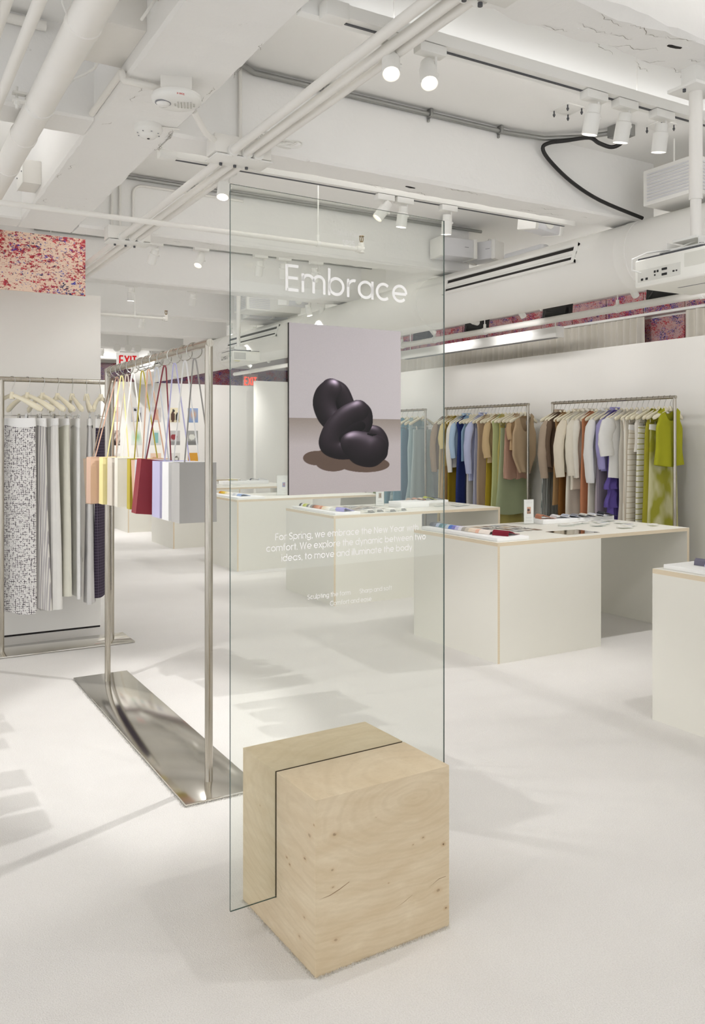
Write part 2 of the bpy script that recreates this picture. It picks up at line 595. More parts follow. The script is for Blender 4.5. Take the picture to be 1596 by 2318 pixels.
# ------------------------------------------------------------------ mesh builder
class MB:
    def __init__(self):
        self.v, self.f, self.mi, self.sm = [], [], [], []
        self.cur, self.smooth = 0, False

    def mat(self, i):
        self.cur = i
        return self

    def _add(self, vs_, fs, smooth=None):
        o = len(self.v)
        self.v += [tuple(p) for p in vs_]
        sm = self.smooth if smooth is None else smooth
        for q in fs:
            self.f.append(tuple(i + o for i in q))
            self.mi.append(self.cur)
            self.sm.append(sm)
        return o

    def box(self, a, b, T=None):
        (x0, y0, z0), (x1, y1, z1) = a, b
        p = [(x0, y0, z0), (x1, y0, z0), (x1, y1, z0), (x0, y1, z0), (x0, y0, z1), (x1, y0, z1), (x1, y1, z1), (x0, y1, z1)]
        if T is not None:
            p = [tuple(T @ Vector(q)) for q in p]
        self._add(p, [(3, 2, 1, 0), (4, 5, 6, 7), (0, 1, 5, 4), (1, 2, 6, 5), (2, 3, 7, 6), (3, 0, 4, 7)], False)
        return self

    def rbox(self, a, b, r=0.004, T=None, seg=2):
        bm = bmesh.new()
        sx, sy, sz = [b[i] - a[i] for i in range(3)]
        bmesh.ops.create_cube(bm, size=1.0)
        for vv in bm.verts:
            vv.co = Vector((a[0] + (vv.co.x + .5) * sx, a[1] + (vv.co.y + .5) * sy, a[2] + (vv.co.z + .5) * sz))
        r = min(r, 0.45 * min(abs(sx), abs(sy), abs(sz)))
        bmesh.ops.bevel(bm, geom=bm.edges[:], offset=r, segments=seg, profile=0.5, affect='EDGES')
        if T is not None:
            bm.transform(T)
        bm.verts.index_update()
        bm.normal_update()
        big = sorted((f.calc_area() for f in bm.faces), reverse=True)[:6][-1] * .999
        o = len(self.v)
        self.v += [tuple(v.co) for v in bm.verts]
        for f in bm.faces:
            self.f.append(tuple(v.index + o for v in f.verts))
            self.mi.append(self.cur)
            self.sm.append(f.calc_area() < big)
        bm.free()
        return self

    def tube(self, pts, r, n=12, closed=False, caps=True, flat=None):
        pts = [Vector(p) for p in pts]
        m = len(pts)
        rs = r if isinstance(r, (list, tuple)) else [r] * m
        tang = []
        for i in range(m):
            if closed:
                d = pts[(i + 1) % m] - pts[i - 1]
            else:
                d = pts[min(i + 1, m - 1)] - pts[max(i - 1, 0)]
            tang.append(d.normalized())
        t0 = tang[0]
        up = Vector((0, 0, 1)) if abs(t0.z) < 0.9 else Vector((0, 1, 0))
        nrm = (up - t0 * up.dot(t0)).normalized()
        vs_, rings = [], []
        for i in range(m):
            t = tang[i]
            nrm = (nrm - t * nrm.dot(t)).normalized()
            bn = t.cross(nrm)
            k = 1.0
            if 0 < i < m - 1 and not closed:
                a = (pts[i] - pts[i - 1]).normalized()
                c = (pts[i + 1] - pts[i]).normalized()
                k = 1.0 / max(0.5, math.cos(a.angle(c, 0) / 2))
            ring = []
            for j in range(n):
                an = 2 * PI * j / n
                rr = rs[i]
                e1, e2 = (rr, rr) if flat is None else (rr * flat[0], rr * flat[1])
                ring.append(len(vs_))
                vs_.append(pts[i] + nrm * math.cos(an) * e1 + bn * math.sin(an) * e2)
            rings.append(ring)
        fs = []
        for i in range(m if closed else m - 1):
            A, B = rings[i], rings[(i + 1) % m]
            for j in range(n):
                fs.append((A[j], A[(j + 1) % n], B[(j + 1) % n], B[j]))
        o = self._add(vs_, fs, True)
        if caps and not closed:
            self._add([vs_[i] for i in rings[0]], [tuple(reversed(range(n)))], False)
            self._add([vs_[i] for i in rings[-1]], [tuple(range(n))], False)
        return self

    def cyl(self, a, b, r, n=20, r2=None):
        return self.tube([a, b], [r, r if r2 is None else r2], n)

    def lathe(self, prof, n=28, T=None, smooth=True):
        T = T or Matrix.Identity(4)
        vs_, fs = [], []
        for (r, z) in prof:
            for j in range(n):
                an = 2 * PI * j / n
                vs_.append(T @ Vector((r * math.cos(an), r * math.sin(an), z)))
        for i in range(len(prof) - 1):
            for j in range(n):
                a, b = i * n + j, i * n + (j + 1) % n
                fs.append((a, b, b + n, a + n))
        self._add(vs_, fs, smooth)
        if prof[0][0] > 1e-6:
            self._add(vs_[:n], [tuple(reversed(range(n)))], False)
        if prof[-1][0] > 1e-6:
            self._add(vs_[-n:], [tuple(range(n))], False)
        return self

    def prism(self, poly, d0, d1, fn):
        """extrude polygon (list of 2-tuples) between d0 and d1; fn(p, d) -> xyz"""
        n = len(poly)
        vs_ = [fn(p, d0) for p in poly] + [fn(p, d1) for p in poly]
        fs = [tuple(reversed(range(n))), tuple(range(n, 2 * n))]
        for i in range(n):
            j = (i + 1) % n
            fs.append((i, j, j + n, i + n))
        self._add(vs_, fs, False)
        return self

    def quad(self, a, b, c, d):
        self._add([a, b, c, d], [(0, 1, 2, 3)], False)
        return self

    def grid(self, P, smooth=True):
        """P: 2-D list of points"""
        h, w = len(P), len(P[0])
        fs = []
        for i in range(h - 1):
            for j in range(w - 1):
                fs.append((i * w + j, i * w + j + 1, (i + 1) * w + j + 1, (i + 1) * w + j))
        self._add([p for r in P for p in r], fs, smooth)
        return self

    def mesh(self, name, mats, sharp=40):
        me = bpy.data.meshes.new(name)
        me.from_pydata(self.v, [], self.f)
        mats = mats if isinstance(mats, (list, tuple)) else [mats]
        for m in mats:
            me.materials.append(m)
        me.polygons.foreach_set('material_index', self.mi)
        me.polygons.foreach_set('use_smooth', self.sm)
        me.update()
        if any(self.sm):
            try:
                me.set_sharp_from_angle(angle=math.radians(sharp))
            except Exception:
                pass
        return me

    def build(self, name, mats, parent=None, sharp=40):
        o = bpy.data.objects.new(name, self.mesh(name, mats, sharp))
        COL.objects.link(o)
        if parent is not None:
            o.parent = parent
        return o


def tag(o, label=None, cat=None, group=None, kind=None):
    if label:
        o['label'] = label
    if cat:
        o['category'] = cat
    if group:
        o['group'] = group
    if kind:
        o['kind'] = kind
    return o


def thing(name, label, cat, loc=(0, 0, 0), rz=0.0, group=None):
    o = bpy.data.objects.new(name, None)
    COL.objects.link(o)
    o.location = loc
    o.rotation_euler = (0, 0, rz)
    o.empty_display_size = 0.05
    return tag(o, label, cat, group)


def copy_tree(o, parent=None):
    c = o.copy()
    COL.objects.link(c)
    c.parent = parent
    for ch in list(o.children):
        copy_tree(ch, c)
    return c


def struct(name, mb, mats, parent=None, sharp=40):
    o = mb.build(name, mats, parent, sharp)
    if parent is None:
        o['kind'] = 'structure'
    return o


def arc(cx, cz, rx, rz, a0, a1, n=10):
    return [(cx + rx * math.cos(math.radians(a0 + (a1 - a0) * i / n)), cz + rz * math.sin(math.radians(a0 + (a1 - a0) * i / n))) for i in range(n + 1)]


# ------------------------------------------------------------------ stroke lettering (geometric sans)
def _glyphs():
    G = {}
    HW = 0.05
    X = 0.72
    r = X / 2 - HW
    cxx = X / 2
    circ = arc(cxx, X / 2, r, r, 0, 360, 28)
    up = lambda x, a, b: [(x, a), (x, b)]
    G['a'] = ([circ, up(X - HW, 0, X)], X)
    G['b'] = ([circ, up(HW, 0, 1.04)], X)
    G['d'] = ([circ, up(X - HW, 0, 1.04)], X)
    G['p'] = ([circ, up(HW, -0.28, X)], X)
    G['g'] = ([circ, [(X - HW, X), (X - HW, 0.02)] + arc(cxx, 0.02, r, 0.26, 0, -155, 12)], X)
    G['o'] = ([circ], X)
    G['c'] = ([arc(cxx, X / 2, r, r, 48, 312, 24)], X - 0.06)
    G['e'] = ([[(HW, X / 2 - .01), (X - HW, X / 2 - .01)] , arc(cxx, X / 2, r, r, -2, 318, 26)], X)
    q = 0.245
    arch = lambda x0, qq: arc(x0 + qq, X - HW - qq, qq, qq, 180, 0, 14)
    G['n'] = ([up(HW, 0, X), arch(HW, 0.25) + [(HW + 0.5, 0)]], 0.6)
    G['h'] = ([up(HW, 0, 1.04), arch(HW, 0.25) + [(HW + 0.5, 0)]], 0.6)
    G['m'] = ([up(HW, 0, X), arch(HW, q * .93) + [(HW + 2 * q * .93, 0)], arch(HW + 2 * q * .93, q * .93) + [(HW + 4 * q * .93, 0)]], 4 * q * .93 + 2 * HW)
    G['u'] = ([[(HW, X), (HW, HW + 0.25)] + arc(HW + .25, HW + .25, .25, .25, 180, 360, 14), up(HW + .5, 0, X)], 0.6)
    G['r'] = ([up(HW, 0, X), arc(HW + .27, X - HW - .27, .27, .27, 180, 75, 10)], 0.37)
    G['i'] = ([up(HW, 0, X), up(HW, .9, 1.0)], 0.1)
    G['l'] = ([up(HW, 0, 1.04)], 0.1)
    G['t'] = ([up(0.17, 0, 0.95), [(0, X - HW), (0.36, X - HW)]], 0.36)
    G['f'] = ([[(0.15, 0), (0.15, 0.82)] + arc(0.32, 0.82, 0.17, 0.17, 180, 80, 8), [(0, X - HW), (0.34, X - HW)]], 0.36)
    G['v'] = ([[(0.04, X), (0.3, 0.03), (0.56, X)]], 0.6)
    G['w'] = ([[(0.04, X), (0.24, 0.03), (0.44, X), (0.64, 0.03), (0.84, X)]], 0.88)
    G['x'] = ([[(0.04, X), (0.52, 0)], [(0.52, X), (0.04, 0)]], 0.56)
    G['y'] = ([[(0.04, X), (0.3, 0.05)], [(0.56, X), (0.19, -0.28)]], 0.6)
    G['s'] = ([arc(.23, .515, .165, .155, 35, 270, 14) + arc(.23, .205, .175, .155, 90, -145, 14)[1:]], 0.46)
    G['E'] = ([up(HW, 0, 1), [(HW, 1 - HW), (.53, 1 - HW)], [(HW, .5), (.51, .5)], [(HW, HW), (.53, HW)]], 0.55)
    G['F'] = ([up(HW, 0, 1), [(HW, 1 - HW), (.5, 1 - HW)], [(HW, .48), (.46, .48)]], 0.5)
    G['S'] = ([arc(.3, .73, .22, .22, 30, 270, 16) + arc(.3, .275, .245, .225, 90, -150, 16)[1:]], 0.58)
    G['W'] = ([[(0.04, 1), (0.3, 0.03), (0.56, 1), (0.82, 0.03), (1.08, 1)]], 1.12)
    G['N'] = ([up(HW, 0, 1), up(.68, 0, 1), [(HW, 1), (.68, 0)]], 0.73)
    G['Y'] = ([[(0.03, 1), (.34, .46), (.65, 1)], up(.34, 0, .5)], 0.68)
    G['C'] = ([arc(.5, .5, .45, .45, 45, 315, 26)], 0.86)
    G['K'] = ([up(HW, 0, 1), [(.58, 1), (.1, .47)], [(.2, .56), (.62, 0)]], 0.64)
    G['P'] = ([up(HW, 0, 1), [(HW, .95), (.3, .95)] + arc(.3, .71, .24, .24, 90, -90, 12) + [(HW, .47)]], 0.58)
    G['R'] = ([up(HW, 0, 1), [(HW, .95), (.3, .95)] + arc(.3, .71, .24, .24, 90, -90, 12) + [(HW, .47)], [(.28, .47), (.56, 0)]], 0.6)
    G['X'] = ([[(.03, 1), (.63, 0)], [(.63, 1), (.03, 0)]], 0.66)
    G['I'] = ([up(HW, 0, 1)], 0.1)
    G['T'] = ([[(0, .95), (.6, .95)], up(.3, 0, .95)], 0.6)
    G['2'] = ([arc(.28, .69, .23, .26, 170, -35, 14) + [(.04, HW), (.54, HW)]], 0.56)
    G['5'] = ([[(.5, .95), (.12, .95), (.08, .54)] + arc(.28, .325, .25, .275, 130, -150, 16)], 0.56)
    G[','] = ([[(.1, .08), (.04, -.14)]], 0.14)
    G['.'] = ([up(HW, 0, .1)], 0.1)
    return G


GLY = _glyphs()


def stroke_polys(text, track=0.115, space=0.34):
    """[(char, [polyline, ...])], total width, unit = cap height"""
    x, out = 0.0, []
    for ch in text:
        if ch == ' ':
            x += space - track * 0.3
            continue
        st, w = GLY[ch]
        out.append((ch, [[(px + x, py) for px, py in s] for s in st]))
        x += w + track
    return out, x - track


def add_ribbon(mb, pl, hw, fn):
    n = len(pl)
    L, R = [], []
    for i in range(n):
        a = pl[max(i - 1, 0)]
        b = pl[min(i + 1, n - 1)]
        if n > 2 and pl[0] == pl[-1] and i in (0, n - 1):
            a, b = pl[-2], pl[1]
        d1 = Vector((pl[i][0] - a[0], pl[i][1] - a[1]))
        d2 = Vector((b[0] - pl[i][0], b[1] - pl[i][1]))
        if d1.length < 1e-9:
            d1 = d2
        if d2.length < 1e-9:
            d2 = d1
        d1.normalize()
        d2.normalize()
        t = (d1 + d2)
        t = t.normalized() if t.length > 1e-6 else d1
        k = 1 / max(0.38, abs(t.dot(d1)))
        nx, ny = -t.y * hw * k, t.x * hw * k
        L.append(fn(pl[i][0] + nx, pl[i][1] + ny))
        R.append(fn(pl[i][0] - nx, pl[i][1] - ny))
    for i in range(n - 1):
        mb.quad(R[i], R[i + 1], L[i + 1], L[i])


def lettering(mb, text, x0, x1, base, cap, fn2, hw=0.05, track=0.115):
    """write text between x0 and x1 with the given baseline and cap height"""
    gl, w = stroke_polys(text, track)
    sx = (x1 - x0) / w
    for ch, sts in gl:
        for s in sts:
            pts = [(x0 + px * sx, base + py * cap) for px, py in s]
            if s[0] == s[-1]:
                pts[-1] = pts[0]
            add_ribbon(mb, pts, hw * cap, fn2)
    return mb


# ------------------------------------------------------------------ the setting
X0, X1, Y0, Y1 = -3.6, 7.6, -3.6, 15.7
SLAB, SOF = 3.06, 2.70

fl = struct('floor', MB().box((X0, Y0, -0.12), (X1 + .1, Y1 + .1, 0)), M['carpet'])

# carpet pile: single tufts where the plinth and the foot plate sink into it
def carpet_pile():
    rs = np.random.RandomState(4)
    a = math.radians(2.18)
    pts = []

    def strip(p, q, width, density):
        p, q = np.array(p), np.array(q)
        L = np.linalg.norm(q - p)
        t = (q - p) / L
        nrm = np.array([t[1], -t[0]])
        k = int(L * width * density)
        s_, w_ = rs.uniform(0, L, k), np.abs(rs.normal(0, width * .45, k)) + .0005
        pts.append(p + np.outer(s_, t) + np.outer(w_, nrm))
    o = np.array([1.0307, 1.9678])
    u, v = np.array([math.cos(a), math.sin(a)]), np.array([-math.sin(a), math.cos(a)])
    strip(o, o + .448 * u, .010, 260000)
    strip(o + .448 * v, o, .010, 260000)
    strip((1.077, 3.133), (1.393, 3.133), .012, 120000)
    strip((1.077, 5.12), (1.077, 3.133), .012, 80000)
    P = np.concatenate(pts)
    n = len(P)
    ang = rs.uniform(0, 2 * PI, n)
    w = rs.uniform(.0011, .0022, n)
    h = rs.uniform(.003, .008, n)
    lean = rs.normal(0, .0028, (n, 2))
    V = np.zeros((n, 3, 3), np.float32)
    V[:, 0, 0], V[:, 0, 1] = P[:, 0] - np.cos(ang) * w, P[:, 1] - np.sin(ang) * w
    V[:, 1, 0], V[:, 1, 1] = P[:, 0] + np.cos(ang) * w, P[:, 1] + np.sin(ang) * w
    V[:, 2, 0], V[:, 2, 1], V[:, 2, 2] = P[:, 0] + lean[:, 0], P[:, 1] + lean[:, 1], h
    me = bpy.data.meshes.new('carpet_pile')
    me.vertices.add(3 * n)
    me.vertices.foreach_set('co', V.ravel())
    me.loops.add(3 * n)
    me.loops.foreach_set('vertex_index', np.arange(3 * n, dtype=np.int32))
    me.polygons.add(n)
    me.polygons.foreach_set('loop_start', np.arange(0, 3 * n, 3, dtype=np.int32))
    me.update()
    me.materials.append(M['pile'])
    o_ = bpy.data.objects.new('carpet_pile', me)
    COL.objects.link(o_)
    o_.parent = fl
    o_['kind'] = 'stuff'
carpet_pile()

ceil = struct('ceiling', MB().box((X0, Y0, SLAB), (X1 + .1, Y1 + .1, SLAB + .14)), M['ceiling'])


def beam(name, axis, a0, a1, c0, c1, z0, z1, jit=(0.005, 0.005), seed=1):
    """concrete downstand with uneven arrises; axis 0 runs along X, 1 along Y"""
    r = random.Random(seed)
    n = max(2, int((a1 - a0) / 0.045))
    mb = MB()
    prev = None
    rows = []
    s1 = s2 = 0.0
    for i in range(n + 1):
        a = a0 + (a1 - a0) * i / n
        s1 = 0.72 * s1 + r.uniform(-1, 1) * jit[0]
        s2 = 0.72 * s2 + r.uniform(-1, 1) * jit[1]
        ch = 0.010
        sec = [(c0 + 0, z1), (c0 + 0, z0 + ch + abs(s1) * .6), (c0 + ch * .8 + abs(s1), z0 + r.uniform(-.0015, .0015)),
               (c1 - ch * .8 - abs(s2), z0 + r.uniform(-.0015, .0015)), (c1, z0 + ch + abs(s2) * .6), (c1, z1)]
        rows.append([(a, c, z) if axis == 0 else (c, a, z) for c, z in sec])
    if axis == 1:
        rows = [list(reversed(q)) for q in rows]
    mb.grid(rows, smooth=False)
    for q, rev in ((rows[0], False), (rows[-1], True)):
        mb._add(q, [tuple(range(6)) if not rev else tuple(reversed(range(6)))], False)
    o = mb.build(name, M['beam'], ceil)
    return o


MBX0, MBX1 = 0.81, 1.14
beam('beam', 1, Y0, 5.45, MBX0, MBX1, SOF, SLAB, (.004, .007), 3)
CROSS = [(0.10, 0.30), (1.795, 2.0), (3.47, 3.67), (5.25, 5.45), (6.90, 7.10), (8.62, 8.82), (10.32, 10.52), (12.02, 12.22), (13.72, 13.92), (-1.6, -1.4)]
for i, (c0, c1) in enumerate(CROSS):
    j = (.012, .020) if i == 1 else ((.007, .006) if i in (2, 3) else (.004, .004))
    if c1 > 5.5:
        beam('beam', 0, X0, 4.10, c0, c1, SOF, SLAB, j, 11 + i)
        continue
    beam('beam', 0, MBX1 - .001, 4.10, c0, c1, SOF, SLAB, j, 11 + i)
    beam('beam', 0, X0, MBX0 + .001, c0, c1, SOF, SLAB, (.004, .004), 41 + i)

MB().box((MBX1, 2.268, 2.700), (4.10, 2.30, 2.965)).build('bulkhead_board', M['board'], ceil)

# spalled holes and hairline cracks of the near soffit
def chip(x, y, z, pts, mat, name='plaster_chip', h=0.004):
    mb = MB()
    mb.prism(pts, 0, h, lambda p, d: (x + p[0], y + p[1], z - d))
    return mb.build(name, mat, ceil)
for (x, y, s, a) in [(2.30, 1.86, .030, .5), (2.34, 1.845, .02, .2), (1.95, 1.93, .014, -.4), (2.52, 1.90, .016, .9), (3.62, 3.56, .02, .3), (2.42, 3.58, .035, .1)]:
    r = random.Random(int(x * 100))
    pts = [(s * math.cos(t + a) * r.uniform(.7, 1.3), s * .28 * math.sin(t) * r.uniform(.5, 1.4)) for t in [k * 2 * PI / 9 for k in range(9)]]
    chip(x, y, SOF + .001, pts, M['dark'] if s >= .03 else M['beam'], h=0.003)

# hairline cracks and flaking paint lines on the soffits
def crack(x, y, ang, L, w, seed):
    r = random.Random(seed)
    pts, a = [(x, y)], ang
    n = max(4, int(L / .012))
    for _ in range(n):
        a = ang + r.uniform(-.9, .9)
        pts.append((pts[-1][0] + math.cos(a) * L / n, pts[-1][1] + math.sin(a) * L / n))
    mb = MB()
    for i in range(n):
        (x0, y0), (x1, y1) = pts[i], pts[i + 1]
        w0, w1 = w * (.35 + r.random()) * math.sin(PI * (i + .3) / (n + .6)), w * (.35 + r.random()) * math.sin(PI * (i + 1.3) / (n + 1.6))
        nx, ny = -(y1 - y0) * n / L, (x1 - x0) * n / L
        mb.quad((x0 - nx * w0, y0 - ny * w0, SOF - .0032), (x0 + nx * w0, y0 + ny * w0, SOF - .0032), (x1 + nx * w1, y1 + ny * w1, SOF - .0032), (x1 - nx * w1, y1 - ny * w1, SOF - .0032))
    mb.build('plaster_crack', M['crack'], ceil)
rc = random.Random(12)
for k in range(16):
    crack(rc.uniform(1.5, 3.0), rc.choice([1.985, 1.98, 1.83, 1.90]) + rc.uniform(-.015, .01), rc.uniform(-.25, .25), rc.uniform(.06, .22), .0011, k)
for k in range(8):
    crack(rc.uniform(1.9, 3.3), rc.choice([3.50, 3.55, 3.645]), rc.uniform(-.2, .2), rc.uniform(.05, .25), .0012, 40 + k)
for k in range(6):
    crack(rc.uniform(1.5, 3.0), rc.choice([5.28, 5.33, 5.40]), rc.uniform(-.2, .2), rc.uniform(.06, .3), .0016, 60 + k)
for k in range(12):
    crack(rc.uniform(1.105, 1.128), rc.uniform(2.2, 4.2), PI / 2 + rc.uniform(-.25, .25), rc.uniform(.05, .16), .0011, 80 + k)
for k in range(6):
    crack(rc.uniform(.835, .90), rc.uniform(2.3, 4.8), PI / 2 + rc.uniform(-.7, .7), rc.uniform(.05, .12), .0010, 100 + k)

# partitions
wl = struct('wall_left', MB().box((X0, 6.45, 0.014), (1.556, 6.55, 2.487)), M['wall'])
MB().box((X0, 6.455, 0.0), (1.553, 6.545, 0.014)).build('gap_shade_strip', M['dark'], wl)  # dark strip stands in for the shade under the partition
wr = struct('wall_right', MB().box((7.06, Y0, 0), (7.16, 13.6, 2.416)), M['wall'])
struct('wall_rear_right', MB().box((5.95, 13.6, 0), (7.16, 13.7, 2.42)), M['wall'])
struct('wall_back', MB().box((1.6, 15.0, 0), (7.06, 15.1, 2.42)), M['wall'])
wo = struct('wall_right_outer', MB().box((X1, Y0, 0), (X1 + .1, Y1 + .1, SLAB)), M['wall'])
wbk = struct('wall_back_outer', MB().box((X0, Y1, 0), (X1, Y1 + .1, SLAB)), M['wall'])
struct('wall_left_outer', MB().box((X0 - .1, 6.5, 0), (X0, Y1, .9)), M['wall'])
yy = 1.6
k = 0
while yy < Y1 - .1:
    if yy > 3.0:
        for (z0, z1) in ((2.14, 2.745), (2.775, 3.055)):
            MB().box((X1 - .02, yy + .012, z0), (X1 + .001, min(yy + .538, Y1 - .01), z1)).build('print_panel', M['mural_right'], wo)
    yy += 0.55
for xx in np.arange(1.9, 7.5, 1.15):
    MB().box((xx + .004, Y1 - .02, 2.0), (min(xx + 1.146, 7.57), Y1 + .001, 2.80)).build('print_panel', M['mural_back'], wbk)
# ------------------------------------------------------------------ plinth with the glass panel
GA = math.radians(2.18)
S, HZ = 0.448, 0.469
T0, GZ0, GZ1, GX0, GX1 = 0.51 * S, 0.111, 2.123, -0.141, 0.610
pl = thing('plinth', 'birch plywood cube plinth standing on the white carpet, slotted to hold the glass panel', 'plinth', (1.0307, 1.9678, 0), GA)
sl = 0.0042
bm_ = MB()
prof = [(0, 0), (S, 0), (S, HZ), (T0 + sl, HZ), (T0 + sl, GZ0 - .001), (T0 - sl, GZ0 - .001), (T0 - sl, HZ), (0, HZ)]
vs_ = [(0, p[0], p[1]) for p in prof] + [(S, p[0], p[1]) for p in prof]
n = 8
# side faces split into convex pieces: lower block, front block, rear block
def sidefaces(o, rev):
    q = [(0, 1, 2, 3, 4, 5, 6, 7)]
    return [tuple(reversed([i + o for i in f])) if rev else tuple(i + o for i in f) for f in q]
fs = sidefaces(0, False) + sidefaces(n, True)
bm_._add(vs_, fs, False)
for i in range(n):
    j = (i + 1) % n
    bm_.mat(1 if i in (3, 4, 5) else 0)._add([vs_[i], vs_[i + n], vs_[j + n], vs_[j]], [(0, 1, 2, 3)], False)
ob = bm_.build('block', [M['birch'], plain('slot_shade', '#4b3b2a', .9)], pl)  # slot walls coloured dark in place of the shade inside
bmx = bmesh.new()
bmx.from_mesh(ob.data)
bmesh.ops.remove_doubles(bmx, verts=bmx.verts[:], dist=1e-6)
bmesh.ops.recalc_face_normals(bmx, faces=bmx.faces[:])
bmesh.ops.bevel(bmx, geom=[e for e in bmx.edges if e.is_manifold and e.calc_face_angle(0) > .5], offset=.0013, segments=2, profile=.5, affect='EDGES')
bmesh.ops.triangulate(bmx, faces=[f for f in bmx.faces if len(f.verts) > 4])
bmx.to_mesh(ob.data)
bmx.free()
# splits in the veneer
for (face, pts, w) in [('f', [(.012, .205), (.045, .207), (.075, .215), (.105, .226)], .0016), ('f', [(.375, .135), (.41, .149), (.435, .149)], .0011),
                       ('f', [(.255, .110), (.285, .118), (.315, .130)], .0008), ('l', [(.222, .170), (.19, .148)], .0012)]:
    mb = MB()
    for i in range(len(pts) - 1):
        a, b = pts[i], pts[i + 1]
        wa, wb2 = w * math.sin(PI * (i + .15) / len(pts)) * .5, w * math.sin(PI * (i + 1.1) / len(pts)) * .5
        if face == 'f':
            mb.quad((a[0], -.0004, a[1] - wa), (b[0], -.0004, b[1] - wb2), (b[0], -.0004, b[1] + wb2), (a[0], -.0004, a[1] + wa))
        else:
            mb.quad((-.0004, a[0], a[1] - wa), (-.0004, b[0], b[1] - wb2), (-.0004, b[0], b[1] + wb2), (-.0004, a[0], a[1] + wa))
    mb.build('split', plain('veneer_split', '#7b5a3a', .8), pl)

gl = thing('glass_panel', 'tall clear glass panel with white lettering and a mounted poster, slotted into the plinth', 'glass panel',
           (1.0307 - math.sin(GA) * T0, 1.9678 + math.cos(GA) * T0, GZ0), GA)
gh = 0.003
H0 = GZ1 - GZ0
g = MB()
g.mat(0).quad((GX0, -gh, 0), (GX1, -gh, 0), (GX1, -gh, H0), (GX0, -gh, H0))
g.quad((GX1, gh, 0), (GX0, gh, 0), (GX0, gh, H0), (GX1, gh, H0))
g.mat(1).quad((GX0, gh, 0), (GX0, -gh, 0), (GX0, -gh, H0), (GX0, gh, H0))
g.quad((GX1, -gh, 0), (GX1, gh, 0), (GX1, gh, H0), (GX1, -gh, H0))
g.quad((GX0, -gh, H0), (GX1, -gh, H0), (GX1, gh, H0), (GX0, gh, H0))
g.quad((GX0, gh, 0), (GX1, gh, 0), (GX1, -gh, 0), (GX0, -gh, 0))
g.build('pane', [M['pane'], M['paneedge']], gl)
on_glass = lambda x, z: (x, -gh - .0006, z - GZ0)
# heading, one mesh per letter
word, wd = stroke_polys('Embrace')
sx = (0.4605 - 0.0300) / wd
for ch, sts in word:
    mb = MB()
    for s in sts:
        pts = [(0.0300 + px * sx, 1.8435 + py * .0765) for px, py in s]
        if s[0] == s[-1]:
            pts[-1] = pts[0]
        add_ribbon(mb, pts, .0043, on_glass)
    mb.build('letter', M['vinyl'], gl)
for (txt, a, b, base, cap, hw) in [
        ('Calvin Klein', .1900, .2890, 2.0262, .0165, .030), ('SP25', .2220, .2645, 1.9950, .0185, .055),
        ('For Spring, we embrace the New Year with', -.0030, .5040, 1.1285, .0196, .058),
        ('comfort. We explore the dynamic between two', -.0315, .5335, 1.0977, .0196, .058),
        ('ideas, to move and illuminate the body.', .0165, .4840, 1.0672, .0196, .058),
        ('Sculpting the form', .1020, .2505, .9495, .0138, .056), ('Sharp and soft', .2825, .4015, .9495, .0138, .056),
        ('Comfort and ease', .1785, .3258, .9230, .0138, .056)]:
    lettering(MB(), txt, a, b, base, cap, on_glass, hw).build('lettering', M['vinyl'], gl)


